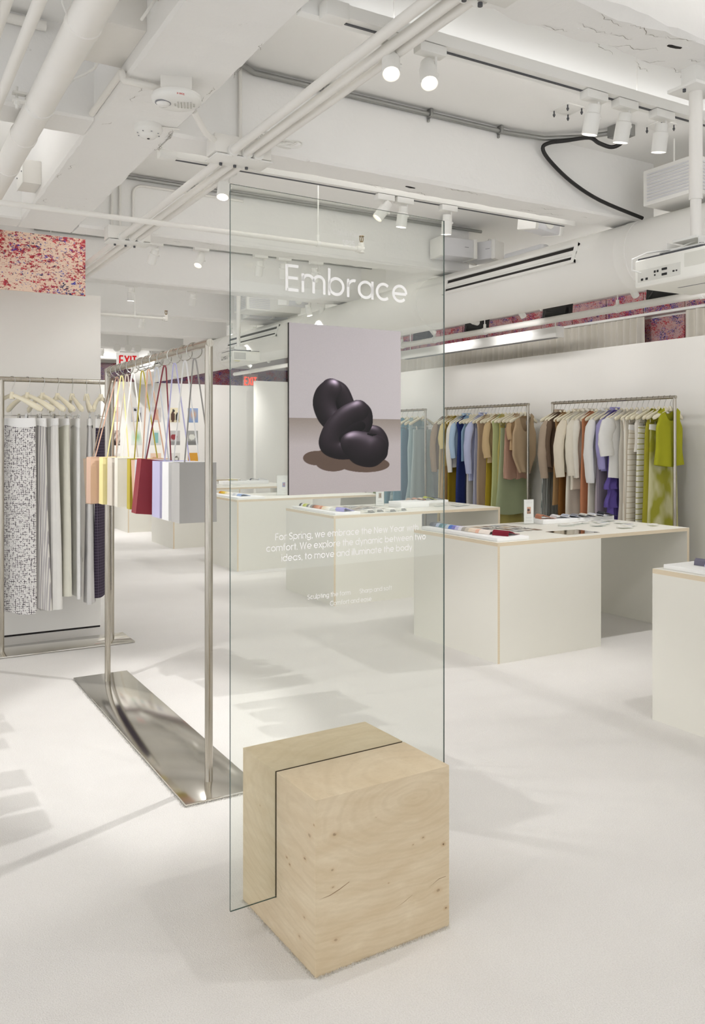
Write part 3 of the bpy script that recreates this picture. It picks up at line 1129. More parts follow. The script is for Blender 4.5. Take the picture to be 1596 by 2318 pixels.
# ------------------------------------------------------------------ poster: a flat print, its picture computed per vertex
def poster_picture(w, h):
    """numpy picture of a black knotted ring form on a pale floor; x right, y down, in print units"""
    yy, xx = np.mgrid[0:h, 0:w].astype(np.float64)
    # into the units the drawing was measured in
    U = xx / (w - 1)
    Vv = yy / (h - 1)
    x = 150 + U * 1263
    y = 165 + Vv * 1945 + U * (85 - 145 * Vv)
    img = np.zeros((h, w, 3))
    wall = np.array([181, 175, 176.0])
    img[:] = wall
    img += ((U - .5) * 6)[..., None]
    t = np.clip((Vv - .552) / .16, 0, 1)
    floor_c = np.array([139, 129, 121.0]) * (1 - t[..., None]) + np.array([175, 167, 166.0]) * t[..., None]
    fl_m = Vv > .552
    img[fl_m] = floor_c[fl_m]
    rs = np.random.RandomState(2)
    img += rs.normal(0, 1.2, (h, w, 1))
    sh = np.zeros((h, w))
    for (cx_, cy_, ax, ay) in [(440, 1690, 145, 82), (530, 1660, 150, 60), (620, 1740, 190, 100), (980, 1755, 300, 92), (760, 1700, 260, 90)]:
        d = ((x - cx_) / ax) ** 2 + ((y - cy_) / ay) ** 2
        sh = np.maximum(sh, np.clip((1 - d) * 18, 0, 1))
    shade_c = np.array([92, 76, 66.0])
    img = img * (1 - sh[..., None]) + shade_c * sh[..., None]

    def tube(path, rad, dark=1.0, hl=(-.35, -.62), gain=1.0):
        nonlocal img
        # dense centreline
        P = np.array(path, float)
        R = np.array(rad, float)
        tt = np.arange(len(P))
        # Catmull-Rom
        Q, RR = [], []
        for i in range(len(P) - 1):
            p0, p1, p2, p3 = P[max(i - 1, 0)], P[i], P[i + 1], P[min(i + 2, len(P) - 1)]
            for s in np.linspace(0, 1, 16, endpoint=False):
                Q.append(.5 * ((2 * p1) + (-p0 + p2) * s + (2 * p0 - 5 * p1 + 4 * p2 - p3) * s * s + (-p0 + 3 * p1 - 3 * p2 + p3) * s ** 3))
                RR.append(R[i] + (R[i + 1] - R[i]) * s)
        Q.append(P[-1])
        RR.append(R[-1])
        best = np.full((h, w), 9.0)
        nx = np.zeros((h, w))
        ny = np.zeros((h, w))
        ws = np.full((h, w), 1e-12)
        for q, r in zip(Q, RR):
            dx, dy = (x - q[0]) / r, (y - q[1]) / r
            d = np.hypot(dx, dy)
            best = np.minimum(best, d)
            k_ = np.exp(-9.0 * np.clip(d, 0, 4))
            nx += dx * k_
            ny += dy * k_
            ws += k_
        nx, ny = nx / ws, ny / ws
        sc_ = best / np.maximum(np.hypot(nx, ny), 1e-6)
        sc_ = np.clip(sc_, .6, 1.35)
        nx, ny = nx * sc_, ny * sc_
        inside = best < 1
        nz = np.sqrt(np.clip(1 - best ** 2, 0, 1))
        lx, ly, lz = hl[0], hl[1], .62
        ln = math.sqrt(lx * lx + ly * ly + lz * lz)
        dif = np.clip((nx * lx + ny * ly + nz * lz) / ln, 0, 1)
        spec = dif ** 16
        col = np.array([33, 28, 31.0]) * (.75 + .55 * dif[..., None]) * dark + np.array([120, 113, 122.0]) * (spec[..., None] * gain) + np.array([26, 23, 28.0]) * (dif[..., None] ** 5) * gain
        rim = np.clip((best - .86) / .14, 0, 1) * np.clip(-ny, 0, 1)
        col += np.array([18, 15, 20.0]) * rim[..., None]
        aa = np.clip((1 - best) * 40, 0, 1)
        img = img * (1 - aa[..., None]) + col * aa[..., None]

    # upper loop: dark inside, rear limb, then front limb
    tube([(640, 930), (680, 1010), (720, 1130)], [60, 70, 70], .45, gain=.02)
    tube([(600, 900), (700, 935), (770, 1060), (815, 1180)], [112, 98, 90, 84], .9, (.25, -.55), .22)
    tube([(665, 1330), (570, 1210), (528, 1080), (545, 975), (605, 905)], [112, 124, 128, 124, 116], 1.0, (.28, -.62), 1.25)
    # ring at the lower right: far limb
    tube([(1040, 1385), (1120, 1415), (1165, 1500), (1140, 1610)], [76, 94, 100, 118], 1.0, (-.10, -.62), .8)
    # middle loop
    tube([(950, 1370), (985, 1290), (965, 1185), (905, 1145)], [74, 90, 106, 118], .85, (-.1, -.6), .4)
    tube([(910, 1148), (785, 1215), (665, 1335), (603, 1460), (600, 1540), (690, 1590), (790, 1590)], [121, 128, 128, 128, 128, 112, 112], 1.0, (-.05, -.68), .95)
    tube([(940, 1320), (850, 1375), (770, 1470)], [52, 66, 80], .55, gain=.03)
    # front of the lower ring
    tube([(810, 1510), (875, 1535), (960, 1580), (1040, 1600), (1105, 1575)], [104, 160, 196, 190, 155], 1.0, (-.22, -.70), .95)
    tube([(1020, 1412), (1070, 1422), (1115, 1418)], [10, 13, 7], .45, gain=0)
    return np.clip(img, 0, 255)


def picture_mesh(name, mat, W, Hh, w, h, img, fn, parent=None):
    P = [[fn(-W / 2 + W * i / (w - 1), Hh * (1 - j / (h - 1))) for i in range(w)] for j in range(h)]
    mb = MB()
    # top row first: orient faces towards -y
    o = mb.grid([list(r) for r in reversed(P)], smooth=False)
    me = mb.mesh(name, mat)
    ca = me.color_attributes.new('print', 'FLOAT_COLOR', 'POINT')
    im = (img[::-1] / 255.0).reshape(-1, 3)
    l = np.where(im <= .04045, im / 12.92, ((im + .055) / 1.055) ** 2.4)
    ca.data.foreach_set('color', np.column_stack([l, np.ones(len(l))]).astype(np.float32).ravel())
    ob_ = bpy.data.objects.new(name, me)
    COL.objects.link(ob_)
    if parent is not None:
        ob_.parent = parent
    return ob_


PX0, PX1, PZ0, PZ1 = 0.037, 0.430, 1.256, 1.752
pt = 0.008
po = MB().box((PX0, -gh - pt, PZ0 - GZ0), (PX1, -gh - .0002, PZ1 - GZ0)).build('poster_board', M['dark'], gl)
pcx = (PX0 + PX1) / 2
pic = poster_picture(300, 379)
picture_mesh('poster_print', M['poster'], PX1 - PX0, PZ1 - PZ0, 300, 379, pic, lambda x, z: (pcx + x, -gh - pt - .0005, PZ0 - GZ0 + z), po)


# ------------------------------------------------------------------ display tables
TX = 3.453
TW, TD, TH, TP = 1.81, 0.93, 0.762, 0.905
TABLE_Y = [4.131, 6.26, 8.39, 10.52, 12.65, 2.0]
TLAB = ['white laminate display table with ply edges, nearest in full view, red swatch on top',
        'white laminate display table behind the glass lettering, second row from the front',
        'white laminate display table with its end behind the glass edge, third row back',
        'white laminate display table seen through the hanging bag rack posts, fourth row back',
        'white laminate display table farthest back beside the left partition',
        'white laminate display table cut by the right edge, only its corner in view']


def slab_edged(mb, a, b):
    """panel with laminate faces and ply edges: matl 0 = laminate, 1 = ply"""
    (x0, y0, z0), (x1, y1, z1) = a, b
    p = [(x0, y0, z0), (x1, y0, z0), (x1, y1, z0), (x0, y1, z0), (x0, y0, z1), (x1, y0, z1), (x1, y1, z1), (x0, y1, z1)]
    dims = [x1 - x0, y1 - y0, z1 - z0]
    thin = dims.index(min(dims))
    for f, ax in (((3, 2, 1, 0), 2), ((4, 5, 6, 7), 2), ((0, 1, 5, 4), 1), ((2, 3, 7, 6), 1), ((1, 2, 6, 5), 0), ((3, 0, 4, 7), 0)):
        mb.mat(0 if ax == thin else 1)._add([p[i] for i in f], [(0, 1, 2, 3)], False)
    return mb


def make_table(label, loc):
    t = thing('display_table', label, 'table', loc, 0, 'display tables')
    mm = [M['laminate'], M['plyedge']]
    th = 0.024
    slab_edged(MB(), (0, 0, TH - th), (TW, TD, TH)).build('tabletop', mm, t)
    ped = MB()
    # pedestal: left, right, rear panels behind a flush front; corner shows the ply edge of the left panel
    slab_edged(ped, (0, 0, 0), (0.018, TD, TH - th))
    ped.build('side_panel', mm, t)
    slab_edged(MB(), (0.018, 0.0, 0), (TP, 0.018, TH - th)).build('front_panel', mm, t)
    slab_edged(MB(), (TP - .018, 0.018, 0), (TP, TD - .018, TH - th)).build('side_panel', mm, t)
    slab_edged(MB(), (0.018, TD - .018, 0), (TP, TD, TH - th)).build('back_panel', mm, t)
    slab_edged(MB(), (TW - .024, 0, 0), (TW, TD, TH - th)).build('end_panel', mm, t)
    MB().rbox((1.05, .62, 0), (1.09, .66, TH - th), .004).build('leg', M['greytube'], t)
    return t


for y, lab in zip(TABLE_Y, TLAB):
    make_table(lab, (TX, y, 0))


# ------------------------------------------------------------------ clothes rails
RAILZ = 1.811


def make_rack(label, loc, rz, L, over=0.165):
    t = thing('garment_rack', label, 'clothes rack', loc, rz, 'steel garment racks')
    MB().rbox((-over, -.158, .001), (L + over, .158, .0115), .002).build('base_plate', M['plate'], t)
    for x in (0, L):
        MB().tube([(x, 0, .0105), (x, 0, RAILZ - .004)], .0165, 20).build('post', M['steel'], t)
    r = 0.0165
    MB().tube([(-r * .98, 0, RAILZ), (L + r * .98, 0, RAILZ)], r, 20).build('rail', M['steel'], t)
    return t


make_rack('brushed steel rack hung with small coloured paper bags, polished base plate', (1.235, 3.303, 0), PI / 2, 1.651, .17)
make_rack('short steel rack of skirts in front of the left partition', (0.80, 5.99, 0), 0, 0.722, .12)
make_rack('steel garment rack with white and lime clothes by the right wall', (6.70, 5.424, 0), PI / 2, 1.638)
make_rack('steel garment rack with beige, blue and yellow clothes, middle of the right wall', (6.70, 7.474, 0), PI / 2, 1.59)
make_rack('steel garment rack with aqua dresses, half hidden by the poster', (6.70, 9.54, 0), PI / 2, 1.60)


# ------------------------------------------------------------------ hangers
def hanger_proto(clips):
    t = thing('hanger', 'x', 'hanger', (0, 0, 0), 0)
    mb = MB()
    pts, rad = [], []
    n = 22
    for i in range(n + 1):
        s = -1 + 2 * i / n
        a = abs(s)
        pts.append((.208 * s, .028 * a ** 2.2, -.104 - .022 * a - .080 * a ** 1.45 + .010 * max(0, a - .75)))
        rad.append(.0135 + .012 * max(0, (a - .25)) ** 1.0 - (.010 if i in (0, n) else 0))
    mb.tube(pts, rad, 12, flat=(1.0, .72))
    mb.tube([(0, 0, -.130), (0, 0, -.103), (0, 0, -.082)], [.023, .019, .013], 12, flat=(1, .75))
    mb.build('shoulder_bar', M['cream'], t)
    hk = [(0, 0, -.084), (0, 0, -.066)] + [(.0045, 0, -.052), (.016, 0, -.032), (.0235, 0, -.012)]
    hk += [(.0235 * math.cos(a), 0, .0235 * math.sin(a) - .002) for a in [math.radians(d) for d in range(5, 186, 20)]]
    MB().tube(hk, .0019, 8).build('hook', M['hook'], t)
    if clips:
        b = MB()
        b.tube([(-.165, .02, -.185), (-.165, .02, -.238)], .0016, 6)
        b.tube([(.165, .02, -.185), (.165, .02, -.238)], .0016, 6)
        b.tube([(-.168, .02, -.238), (.168, .02, -.238)], .0022, 8)
        b.build('bar', M['hook'], t)
        for x in (-.095, .095):
            c = MB()
            for s in (-1, 1):
                T = Matrix.Translation((x, .02, -.242)) @ Matrix.Rotation(s * .2, 4, 'X')
                c.rbox((-.009, -.0018 + s * .004, -.036), (.009, .0018 + s * .004, .016), .001, T, 1)
            c.tube([(x - .011, .02, -.239), (x + .011, .02, -.239)], .0045, 8)
            c.build('clip', M['hook'], t)
    return t


HP = {False: hanger_proto(False), True: hanger_proto(True)}
HUSED = {False: False, True: False}


def hang(clips, loc, rz, label, group):
    o = HP[clips] if not HUSED[clips] else copy_tree(HP[clips])
    HUSED[clips] = True
    o.location = loc
    o.rotation_euler = (0, 0, rz)
    o['label'] = label
    o['group'] = group
    return o


# ------------------------------------------------------------------ garments
def lerp_list(lst, v):
    for (a, x), (b, y) in zip(lst, lst[1:]):
        if v <= b:
            return x + (y - x) * ((v - a) / (b - a) if b > a else 0)
    return lst[-1][1]


def cloth(L, widths, thick, nw=0.0, nd=0.0, nd_back=0.0, sd=0.0, folds=5, amp=.008, seed=0, hem=0.01, nu=33, nv=16, cx=0.0, ztop=0.0, pleat=0):
    """a double sheet of cloth joined at its sides, hanging from z = ztop"""
    r = random.Random(seed)
    ph, ph2 = r.uniform(0, 6), r.uniform(0, 6)
    mb = MB()
    w0 = lerp_list(widths, 0)
    for side in (-1, 1):
        rows = []
        for j in range(nv + 1):
            v = j / nv
            w, th = lerp_list(widths, v), lerp_list(thick, v)
            row = []
            for i in range(nu):
                # denser towards the sides
                u = math.sin((-1 + 2 * i / (nu - 1)) * PI / 2)
                xt = u * w0
                d = nd if side < 0 else nd_back
                if abs(xt) < nw:
                    zt = -d * (1 - (xt / nw) ** 2) ** .6
                else:
                    zt = -sd * (abs(xt) - nw) / max(1e-4, w0 - nw)
                z = zt + (-L - zt) * v + hem * v * math.sin(3 * u + ph2)
                prof = math.sqrt(max(0.0, 1 - u * u))
                f = amp * (.25 + v) * math.sin(folds * u * PI * .5 + ph + (0 if side < 0 else .7)) * min(1, prof * 1.6)
                if pleat:
                    f += pleat * math.sin(u * 46) * min(1, prof * 1.6)
                y = side * th * prof ** .7 + f
                xx = u * w + amp * .8 * v * math.sin(2.2 * v * PI + ph)
                row.append((cx + xx, y, ztop + z))
            rows.append(row)
        if side > 0:
            rows = [list(reversed(q)) for q in rows]
        mb.grid(list(reversed(rows)), True)
    return mb


def sleeve(sx_, sw, zs, L, r0=.055, r1=.04, seed=0, out=.05):
    r = random.Random(seed)
    pts, rad = [], []
    n = 9
    for i in range(n + 1):
        v = i / n
        x = sx_ * (sw - .012 + out * math.sin(min(1, v * 1.6) * PI / 2) - .02 * v * v)
        pts.append((x, .012 * math.sin(3 * v + r.uniform(0, 1) * .5) - .01 * v, zs - .015 - L * v))
        rad.append((r0 + (r1 - r0) * v) * (1 + .07 * math.sin(9 * v + r.uniform(0, 3))))
    rad[0] *= .55
    return MB().tube(pts, rad, 14, flat=(1.0, .62))


def cuff(sx_, sw, zs, L, r1, out):
    x = sx_ * (sw - .012 + out - .02)
    z = zs - .015 - L
    return MB().tube([(x, -.01, z + .045), (x, -.01, z - .004)], [r1 * .92, r1 * .9], 14, flat=(1.0, .62))


def make_garment(name, label, cat, group, loc, rz, kind, mat, **k):
    seed = k.get('seed', int(abs(loc[1]) * 1000) % 997)
    L = k.get('L', .7)
    w = k.get('w', .2)
    if kind in ('skirt', 'trousers'):
        z0 = -.268
        if not k.get('band') and kind == 'skirt' and not k.get('lining'):
            o = cloth(L, [(0, w), (.3, w * 1.08), (1, k.get('w1', w * 1.3))], [(0, .014), (.2, .02), (1, k.get('t1', .034))], folds=k.get('folds', 6), amp=k.get('amp', .006), seed=seed, ztop=z0, pleat=k.get('pleat', 0)).build(name, mat)
            o.location, o.rotation_euler = loc, (0, 0, rz)
            return tag(o, label, cat, group)
        t = thing(name, label, cat, loc, rz, group)
        if kind == 'skirt':
            cloth(L, [(0, w), (.3, w * 1.06), (1, k.get('w1', w * 1.3))], [(0, .013), (.2, .02), (1, k.get('t1', .034))], folds=k.get('folds', 6), amp=k.get('amp', .006), seed=seed, ztop=z0, pleat=k.get('pleat', 0)).build('skirt_body', mat, t)
        else:
            cloth(.30, [(0, w), (1, w * 1.12)], [(0, .014), (1, .024)], folds=3, amp=.004, seed=seed, ztop=z0, nv=6).build('seat', mat, t)
            for s in (-1, 1):
                cloth(L - .27, [(0, w * .56), (1, k.get('w1', w * .62))], [(0, .022), (1, .03)], folds=2, amp=.006, seed=seed + s, ztop=z0 - .27, cx=s * w * .54).build('leg', mat, t)
        if k.get('band'):
            cloth(.055, [(0, w * 1.03), (1, w * 1.05)], [(0, .017), (1, .02)], folds=2, amp=.001, seed=seed, ztop=z0 + .012, nv=3).build('waistband', M['card'], t)
        if k.get('stripe_band'):
            zb = z0 - L * .80
            pts = [(-w * 1.25 + 2.5 * w * i / 14, -.045, zb + .12 * i / 14 * i / 14) for i in range(15)]
            mbb = MB()
            for i in range(14):
                a, b = pts[i], pts[i + 1]
                mbb.quad(a, b, (b[0], b[1], b[2] + .03), (a[0], a[1], a[2] + .03))
            mbb.build('hem_band', fabric('#151316'), t)
        return t
    # tops, dresses
    z0 = -.094
    sd = .096
    sw = k.get('sw', .205)
    t = thing(name, label, cat, loc, rz, group)
    if kind == 'tank':
        sw = k.get('sw', .15)
        o = cloth(L, [(0, sw), (.16, sw * .93), (.30, w * .98), (.7, w * .96), (1, k.get('w1', w))], [(0, .022), (.25, .03), (1, k.get('t1', .036))], nw=k.get('nw', .085), nd=k.get('nd', .15), nd_back=.06, sd=.045, folds=k.get('folds', 4), amp=k.get('amp', .007), seed=seed, ztop=z0, nu=41, nv=22)
        o.build('body', mat, t)
        if k.get('tagcard'):
            MB().box((.0, -.034, -.235), (.028, -.032, -.185)).build('label', M['card'], t)
    else:
        o = cloth(L, [(0, sw), (.2 * .7 / max(.4, L), w), (1, k.get('w1', w * 1.05))], [(0, .024), (.2, .03), (1, k.get('t1', .036))], nw=.065, nd=k.get('nd', .045), nd_back=.012, sd=sd, folds=k.get('folds', 5), amp=k.get('amp', .008), seed=seed, ztop=z0)
        o.build('body', mat, t)
        sl_ = k.get('sleeve', 0)
        if sl_:
            out = k.get('out', .05)
            for s in (-1, 1):
                q = sleeve(s, sw, z0 - sd, sl_, k.get('r0', .058), k.get('r1', .042), seed + s, out).build('sleeve', mat, t)
                if k.get('cuff'):
                    cuff(s, sw, z0 - sd, sl_, k.get('r1', .042), out).build('cuff', mat, q)
        if k.get('collar'):
            pts = [(.062 * math.cos(a), .03 * math.sin(a), z0 + .012 - .03 * max(0, -math.sin(a))) for a in [2 * PI * i / 20 for i in range(20)]]
            MB().tube(pts, .013, 8, closed=True).build('collar', mat, t)
        if k.get('ruffle'):
            for q in range(3):
                cloth(.2, [(0, w * .9), (1, w * 1.35)], [(0, .03), (1, .05)], folds=9, amp=.02, seed=seed + q, ztop=-L + .1 + q * .17, nv=5).build('ruffle', mat, t)
    return t


F = fabric
# rack A, right wall: far (left in the photograph) to near (right)
rackA = [
    ('pleated_dress', 'skirt', F('#b9bab4', '#6f7672', 'pleatstripe'), dict(L=1.30, w=.17, w1=.23, band=1, pleat=.004), 'grey striped pleated long skirt with white paper band, far end of the near rack', 'skirt'),
    ('blouse', 'top', F('#b09e8a'), dict(L=.66, w=.2, sleeve=.62, out=.07, r0=.07, r1=.055, collar=1, cuff=1), 'taupe blouse with long full sleeves, far end of the white and lime rack', 'blouse'),
    ('jacket', 'top', F('#6b5848'), dict(L=.62, w=.2, sleeve=.5), 'dark brown jacket next to the taupe blouse', 'jacket'),
    ('dress', 'top', F('#a5835a'), dict(L=1.02, w=.19, w1=.25), 'camel brown dress hanging beside the dark brown jacket', 'dress'),
    ('trousers', 'trousers', F('#84592b'), dict(L=1.22, w=.16, w1=.12), 'wide caramel brown trousers under the cream blouse', 'trousers'),
    ('blouse', 'top', F('#eee4cf'), dict(L=.66, w=.2, sleeve=.60, out=.085, r0=.075, r1=.06, collar=1), 'cream blouse with very full sleeves, left of the cream coat', 'blouse'),
    ('dress', 'top', F('#ece7da'), dict(L=1.30, w=.19, w1=.23), 'long off-white dress showing below the cream coat', 'dress'),
    ('coat', 'top', F('#f1ead9'), dict(L=.84, w=.225, sleeve=.58, out=.055, r0=.066, r1=.052, collar=1), 'long cream coat with open front, widest pale piece on its rack', 'coat'),
    ('blazer', 'top', F('#f2ede0'), dict(L=.72, w=.2, sleeve=.6, out=.035, collar=1), 'ivory blazer just right of the cream coat', 'blazer'),
    ('dress', 'top', F('#c98763'), dict(L=1.22, w=.2, w1=.235), 'long terracotta orange dress between white garments', 'dress'),
    ('trousers', 'trousers', F('#efebdf'), dict(L=1.25, w=.15, w1=.11), 'off-white wide trousers right of the terracotta dress', 'trousers'),
    ('shirt', 'top', F('#f6f5f2'), dict(L=.70, w=.21, sleeve=.64, out=.06, r0=.066, r1=.052, collar=1, cuff=1), 'bright white long-sleeved shirt beside the lavender shirt', 'shirt'),
    ('trousers', 'trousers', F('#b2a7ae', '#9a909b', 'stripe'), dict(L=1.24, w=.17, w1=.125, band=1), 'mauve grey striped trousers with white paper band', 'trousers'),
    ('shirt', 'top', F('#a9a3d4'), dict(L=.62, w=.2, sleeve=.50, out=.04, collar=1), 'lavender shirt hanging over the purple dress', 'shirt'),
    ('dress', 'top', F('#6a5aa5'), dict(L=1.15, w=.18, w1=.2, ruffle=1), 'violet purple dress with ruffled skirt', 'dress'),
    ('tee', 'top', F('#f5f4f0'), dict(L=.70, w=.215, sleeve=.36, out=.08, r0=.085, r1=.085), 'oversized white tee with wide elbow sleeves', 'tee shirt'),
    ('dress', 'tank', F('#d8d2c5'), dict(L=1.32, w=.17, w1=.2), 'pale greige long tank dress right of the white tee', 'dress'),
    ('dress', 'top', F('#ece7da', '#e0d6c4', 'stripe'), dict(L=1.30, w=.18, w1=.2), 'long ivory dress with faint beige stripes', 'dress'),
    ('trousers', 'trousers', F('#efe9da', '#cdbfa2', 'band'), dict(L=1.3, w=.17, w1=.13, band=1), 'ivory trousers with fine dark cross lines', 'trousers'),
    ('top', 'tank', F('#f1ece2'), dict(L=.42, w=.17), 'short ivory sleeveless top above the lined trousers', 'top'),
    ('trousers', 'trousers', F('#f0eee2', '#a7a03a', 'band'), dict(L=1.3, w=.18, w1=.13), 'white trousers with lime cross lines', 'trousers'),
    ('dress', 'top', F('#a9a233'), dict(L=1.36, w=.19, w1=.24, sw=.15), 'long olive lime dress behind the lime tank top', 'dress'),
    ('skirt', 'skirt', F('#d5d2a2', '#a8a63c', 'dye'), dict(L=1.32, w=.17, w1=.215, band=1, folds=4), 'pale yellow skirt with lime dye patches and white paper band', 'skirt'),
    ('tank_top', 'tank', F('#b4b42c'), dict(L=.56, w=.185, w1=.205, nd=.13, sw=.155), 'lime green sleeveless top, nearest garment on its rack', 'top'),
]
rackB = [
    ('blouse', 'top', F('#a8927a'), dict(L=.70, w=.2, sleeve=.62, out=.06, r0=.06, r1=.05, cuff=1), 'taupe brown blouse with cuffs, far end of the beige and blue rack', 'blouse'),
    ('trousers', 'trousers', F('#d3c08e'), dict(L=1.2, w=.17, w1=.12, band=1), 'pale straw trousers with white paper band, seen past the glass edge', 'trousers'),
    ('dress', 'top', F('#c8a978'), dict(L=1.10, w=.18, w1=.22), 'sand coloured dress beside the straw trousers', 'dress'),
    ('tee', 'top', F('#dcc98a'), dict(L=.66, w=.2, sleeve=.32, out=.05, r1=.06), 'butter yellow short-sleeved tee', 'tee shirt'),
    ('dress', 'top', F('#a18622'), dict(L=1.12, w=.18, w1=.21), 'dark mustard dress hem showing under the white sweater', 'dress'),
    ('sweater', 'top', F('#f5f2ea'), dict(L=.66, w=.2, sleeve=.62, out=.045), 'white knit sweater with long sleeve, left of the pale blue shirt', 'sweater'),
    ('shirt', 'top', F('#b7cfe6'), dict(L=.52, w=.2, sleeve=.44, out=.045, collar=1), 'pale blue shirt beside the white sweater', 'shirt'),
    ('dress', 'top', F('#2f3c75'), dict(L=1.24, w=.185, w1=.225), 'long navy blue dress', 'dress'),
    ('vest', 'tank', F('#9bb9d4'), dict(L=.58, w=.185), 'light denim blue vest right of the navy dress', 'vest'),
    ('trousers', 'trousers', F('#1d2036'), dict(L=1.1, w=.15, w1=.1), 'black navy trousers under the denim vest', 'trousers'),
    ('trousers', 'trousers', F('#d3cfc8'), dict(L=1.22, w=.17, w1=.12), 'pale grey trousers left of the lavender shirt', 'trousers'),
    ('shirt', 'top', F('#bcc2e0'), dict(L=.82, w=.225, sleeve=.62, out=.06, r0=.07, r1=.055, collar=1, cuff=1), 'pale lavender blue shirt with cuffed sleeve, widest on its rack', 'shirt'),
    ('trousers', 'trousers', F('#a9acc6', '#c5c7d8', 'stripe'), dict(L=1.26, w=.17, w1=.12), 'lavender striped trousers under the lavender blue shirt', 'trousers'),
    ('dress', 'top', F('#c0a98c'), dict(L=1.28, w=.19, w1=.21), 'long tan dress right of the lavender shirt', 'dress'),
    ('top', 'tank', F('#d8c8a8'), dict(L=.46, w=.165), 'cream halter top in front of the tan dress', 'top'),
    ('skirt', 'skirt', F('#b39a2e'), dict(L=1.15, w=.16, w1=.19, band=1), 'mustard satin skirt with white paper band', 'skirt'),
    ('tee', 'top', F('#d2b88c'), dict(L=.60, w=.2, sleeve=.42, out=.05, r1=.06), 'tan tee with wide straight sleeves', 'tee shirt'),
    ('dress', 'top', F('#c9cf97'), dict(L=1.16, w=.19, w1=.22), 'pale lime green dress right of the tan tee', 'dress'),
    ('dress', 'tank', F('#c7b96e'), dict(L=1.34, w=.17, w1=.24), 'long ochre yellow dress with hem below the table top', 'dress'),
    ('skirt', 'skirt', F('#b3bd96'), dict(L=1.02, w=.17, w1=.25, lining=1, folds=3), 'sage green straight skirt', 'skirt'),
    ('shorts', 'trousers', F('#cda993', '#c19a86', 'stripe'), dict(L=.60, w=.17, w1=.105), 'dusty rose wide shorts above the sage skirt', 'shorts'),
    ('tee', 'top', F('#c9ab84'), dict(L=.44, w=.15, sleeve=.2, out=.02, sw=.17, r0=.04, r1=.04), 'tan short tee behind the beige bodysuit', 'tee shirt'),
    ('bodysuit', 'tank', F('#cdb492'), dict(L=.70, w=.18, w1=.075, nd=.22, tagcard=1, sw=.15), 'beige tank bodysuit with label, nearest garment on its rack', 'bodysuit'),
]
rackC = [
    ('dress', 'top', F('#8fa05f', '#b5bd8b', 'floral'), dict(L=1.3, w=.18, w1=.24), 'mossy green textured dress beside the poster edge', 'dress'),
    ('dress', 'top', F('#b5c27a'), dict(L=1.32, w=.19, w1=.22), 'lime green long dress beside the poster edge', 'dress'),
    ('dress', 'top', F('#88b4c2'), dict(L=1.26, w=.18, w1=.2), 'dusty teal dress behind the floral aqua dress', 'dress'),
    ('dress', 'tank', F('#c9d8d6', '#9db8bb', 'floral'), dict(L=1.26, w=.17, w1=.21), 'pale aqua floral dress', 'dress'),
    ('dress', 'top', F('#8dbccd'), dict(L=1.26, w=.185, w1=.23), 'sky aqua long dress right of the floral dress', 'dress'),
    ('trousers', 'trousers', F('#6f8ea0'), dict(L=1.2, w=.15, w1=.1), 'slate blue trousers between aqua dresses', 'trousers'),
    ('slip_dress', 'tank', F('#bcd0d2'), dict(L=1.28, w=.165, w1=.235, nd=.18), 'pale ice blue slip dress with thin straps', 'dress'),
    ('skirt', 'skirt', F('#c6d5d4'), dict(L=1.08, w=.15, w1=.21, lining=1), 'pale ice skirt, nearest garment beside the aqua dresses', 'skirt'),
]


def fill_rack(items, ynear, yfar, group, where):
    n = len(items)
    r = random.Random(n)
    for i, (nm, kind, mat, k, lab, cat) in enumerate(items):
        y = yfar + (ynear - yfar) * i / (n - 1)
        rz = r.uniform(-.07, .07) if i < n - 1 else 0.0
        clips = kind in ('skirt', 'trousers')
        short = lab
        for w_ in (',', ' with ', ' beside ', ' behind ', ' between ', ' under ', ' above ', ' right of ', ' left of ', ' just ', ' showing ', ' hanging over '):
            if len(short.split()) > 9:
                short = short.split(w_)[0]
        hang(clips, (6.70, y, RAILZ - .002), rz, 'cream hanger carrying the ' + short + ', ' + where, 'cream hangers on the ' + where)
        dy = .02 if clips else .012
        make_garment(nm, lab, cat, group, (6.70 - dy * math.sin(rz), y + dy, RAILZ - .002), rz, kind, mat, seed=i * 7 + n, **k)


fill_rack(rackA, 5.475, 7.015, 'clothes on the white and lime rack', 'near rack')
fill_rack(rackB, 7.525, 9.02, 'clothes on the beige and blue rack', 'middle rack')
fill_rack(rackC, 9.60, 10.52, 'clothes on the aqua rack', 'aqua rack')

# printed panel hanging from the ceiling over the short rack
hp_ = thing('printed_panel', 'large cream panel printed with red and blue splashes, hanging at the upper left', 'printed panel', (-1.2, 5.93, 2.392))
MB().box((0, -.008, 0), (2.525, .008, .388)).build('panel', M['mural_left'], hp_)
for x_ in (.25, 1.25, 2.3):
    MB().tube([(x_, 0, .385), (x_, 0, SLAB - 2.392)], .002, 6).build('hanger_wire', M['white'], hp_)

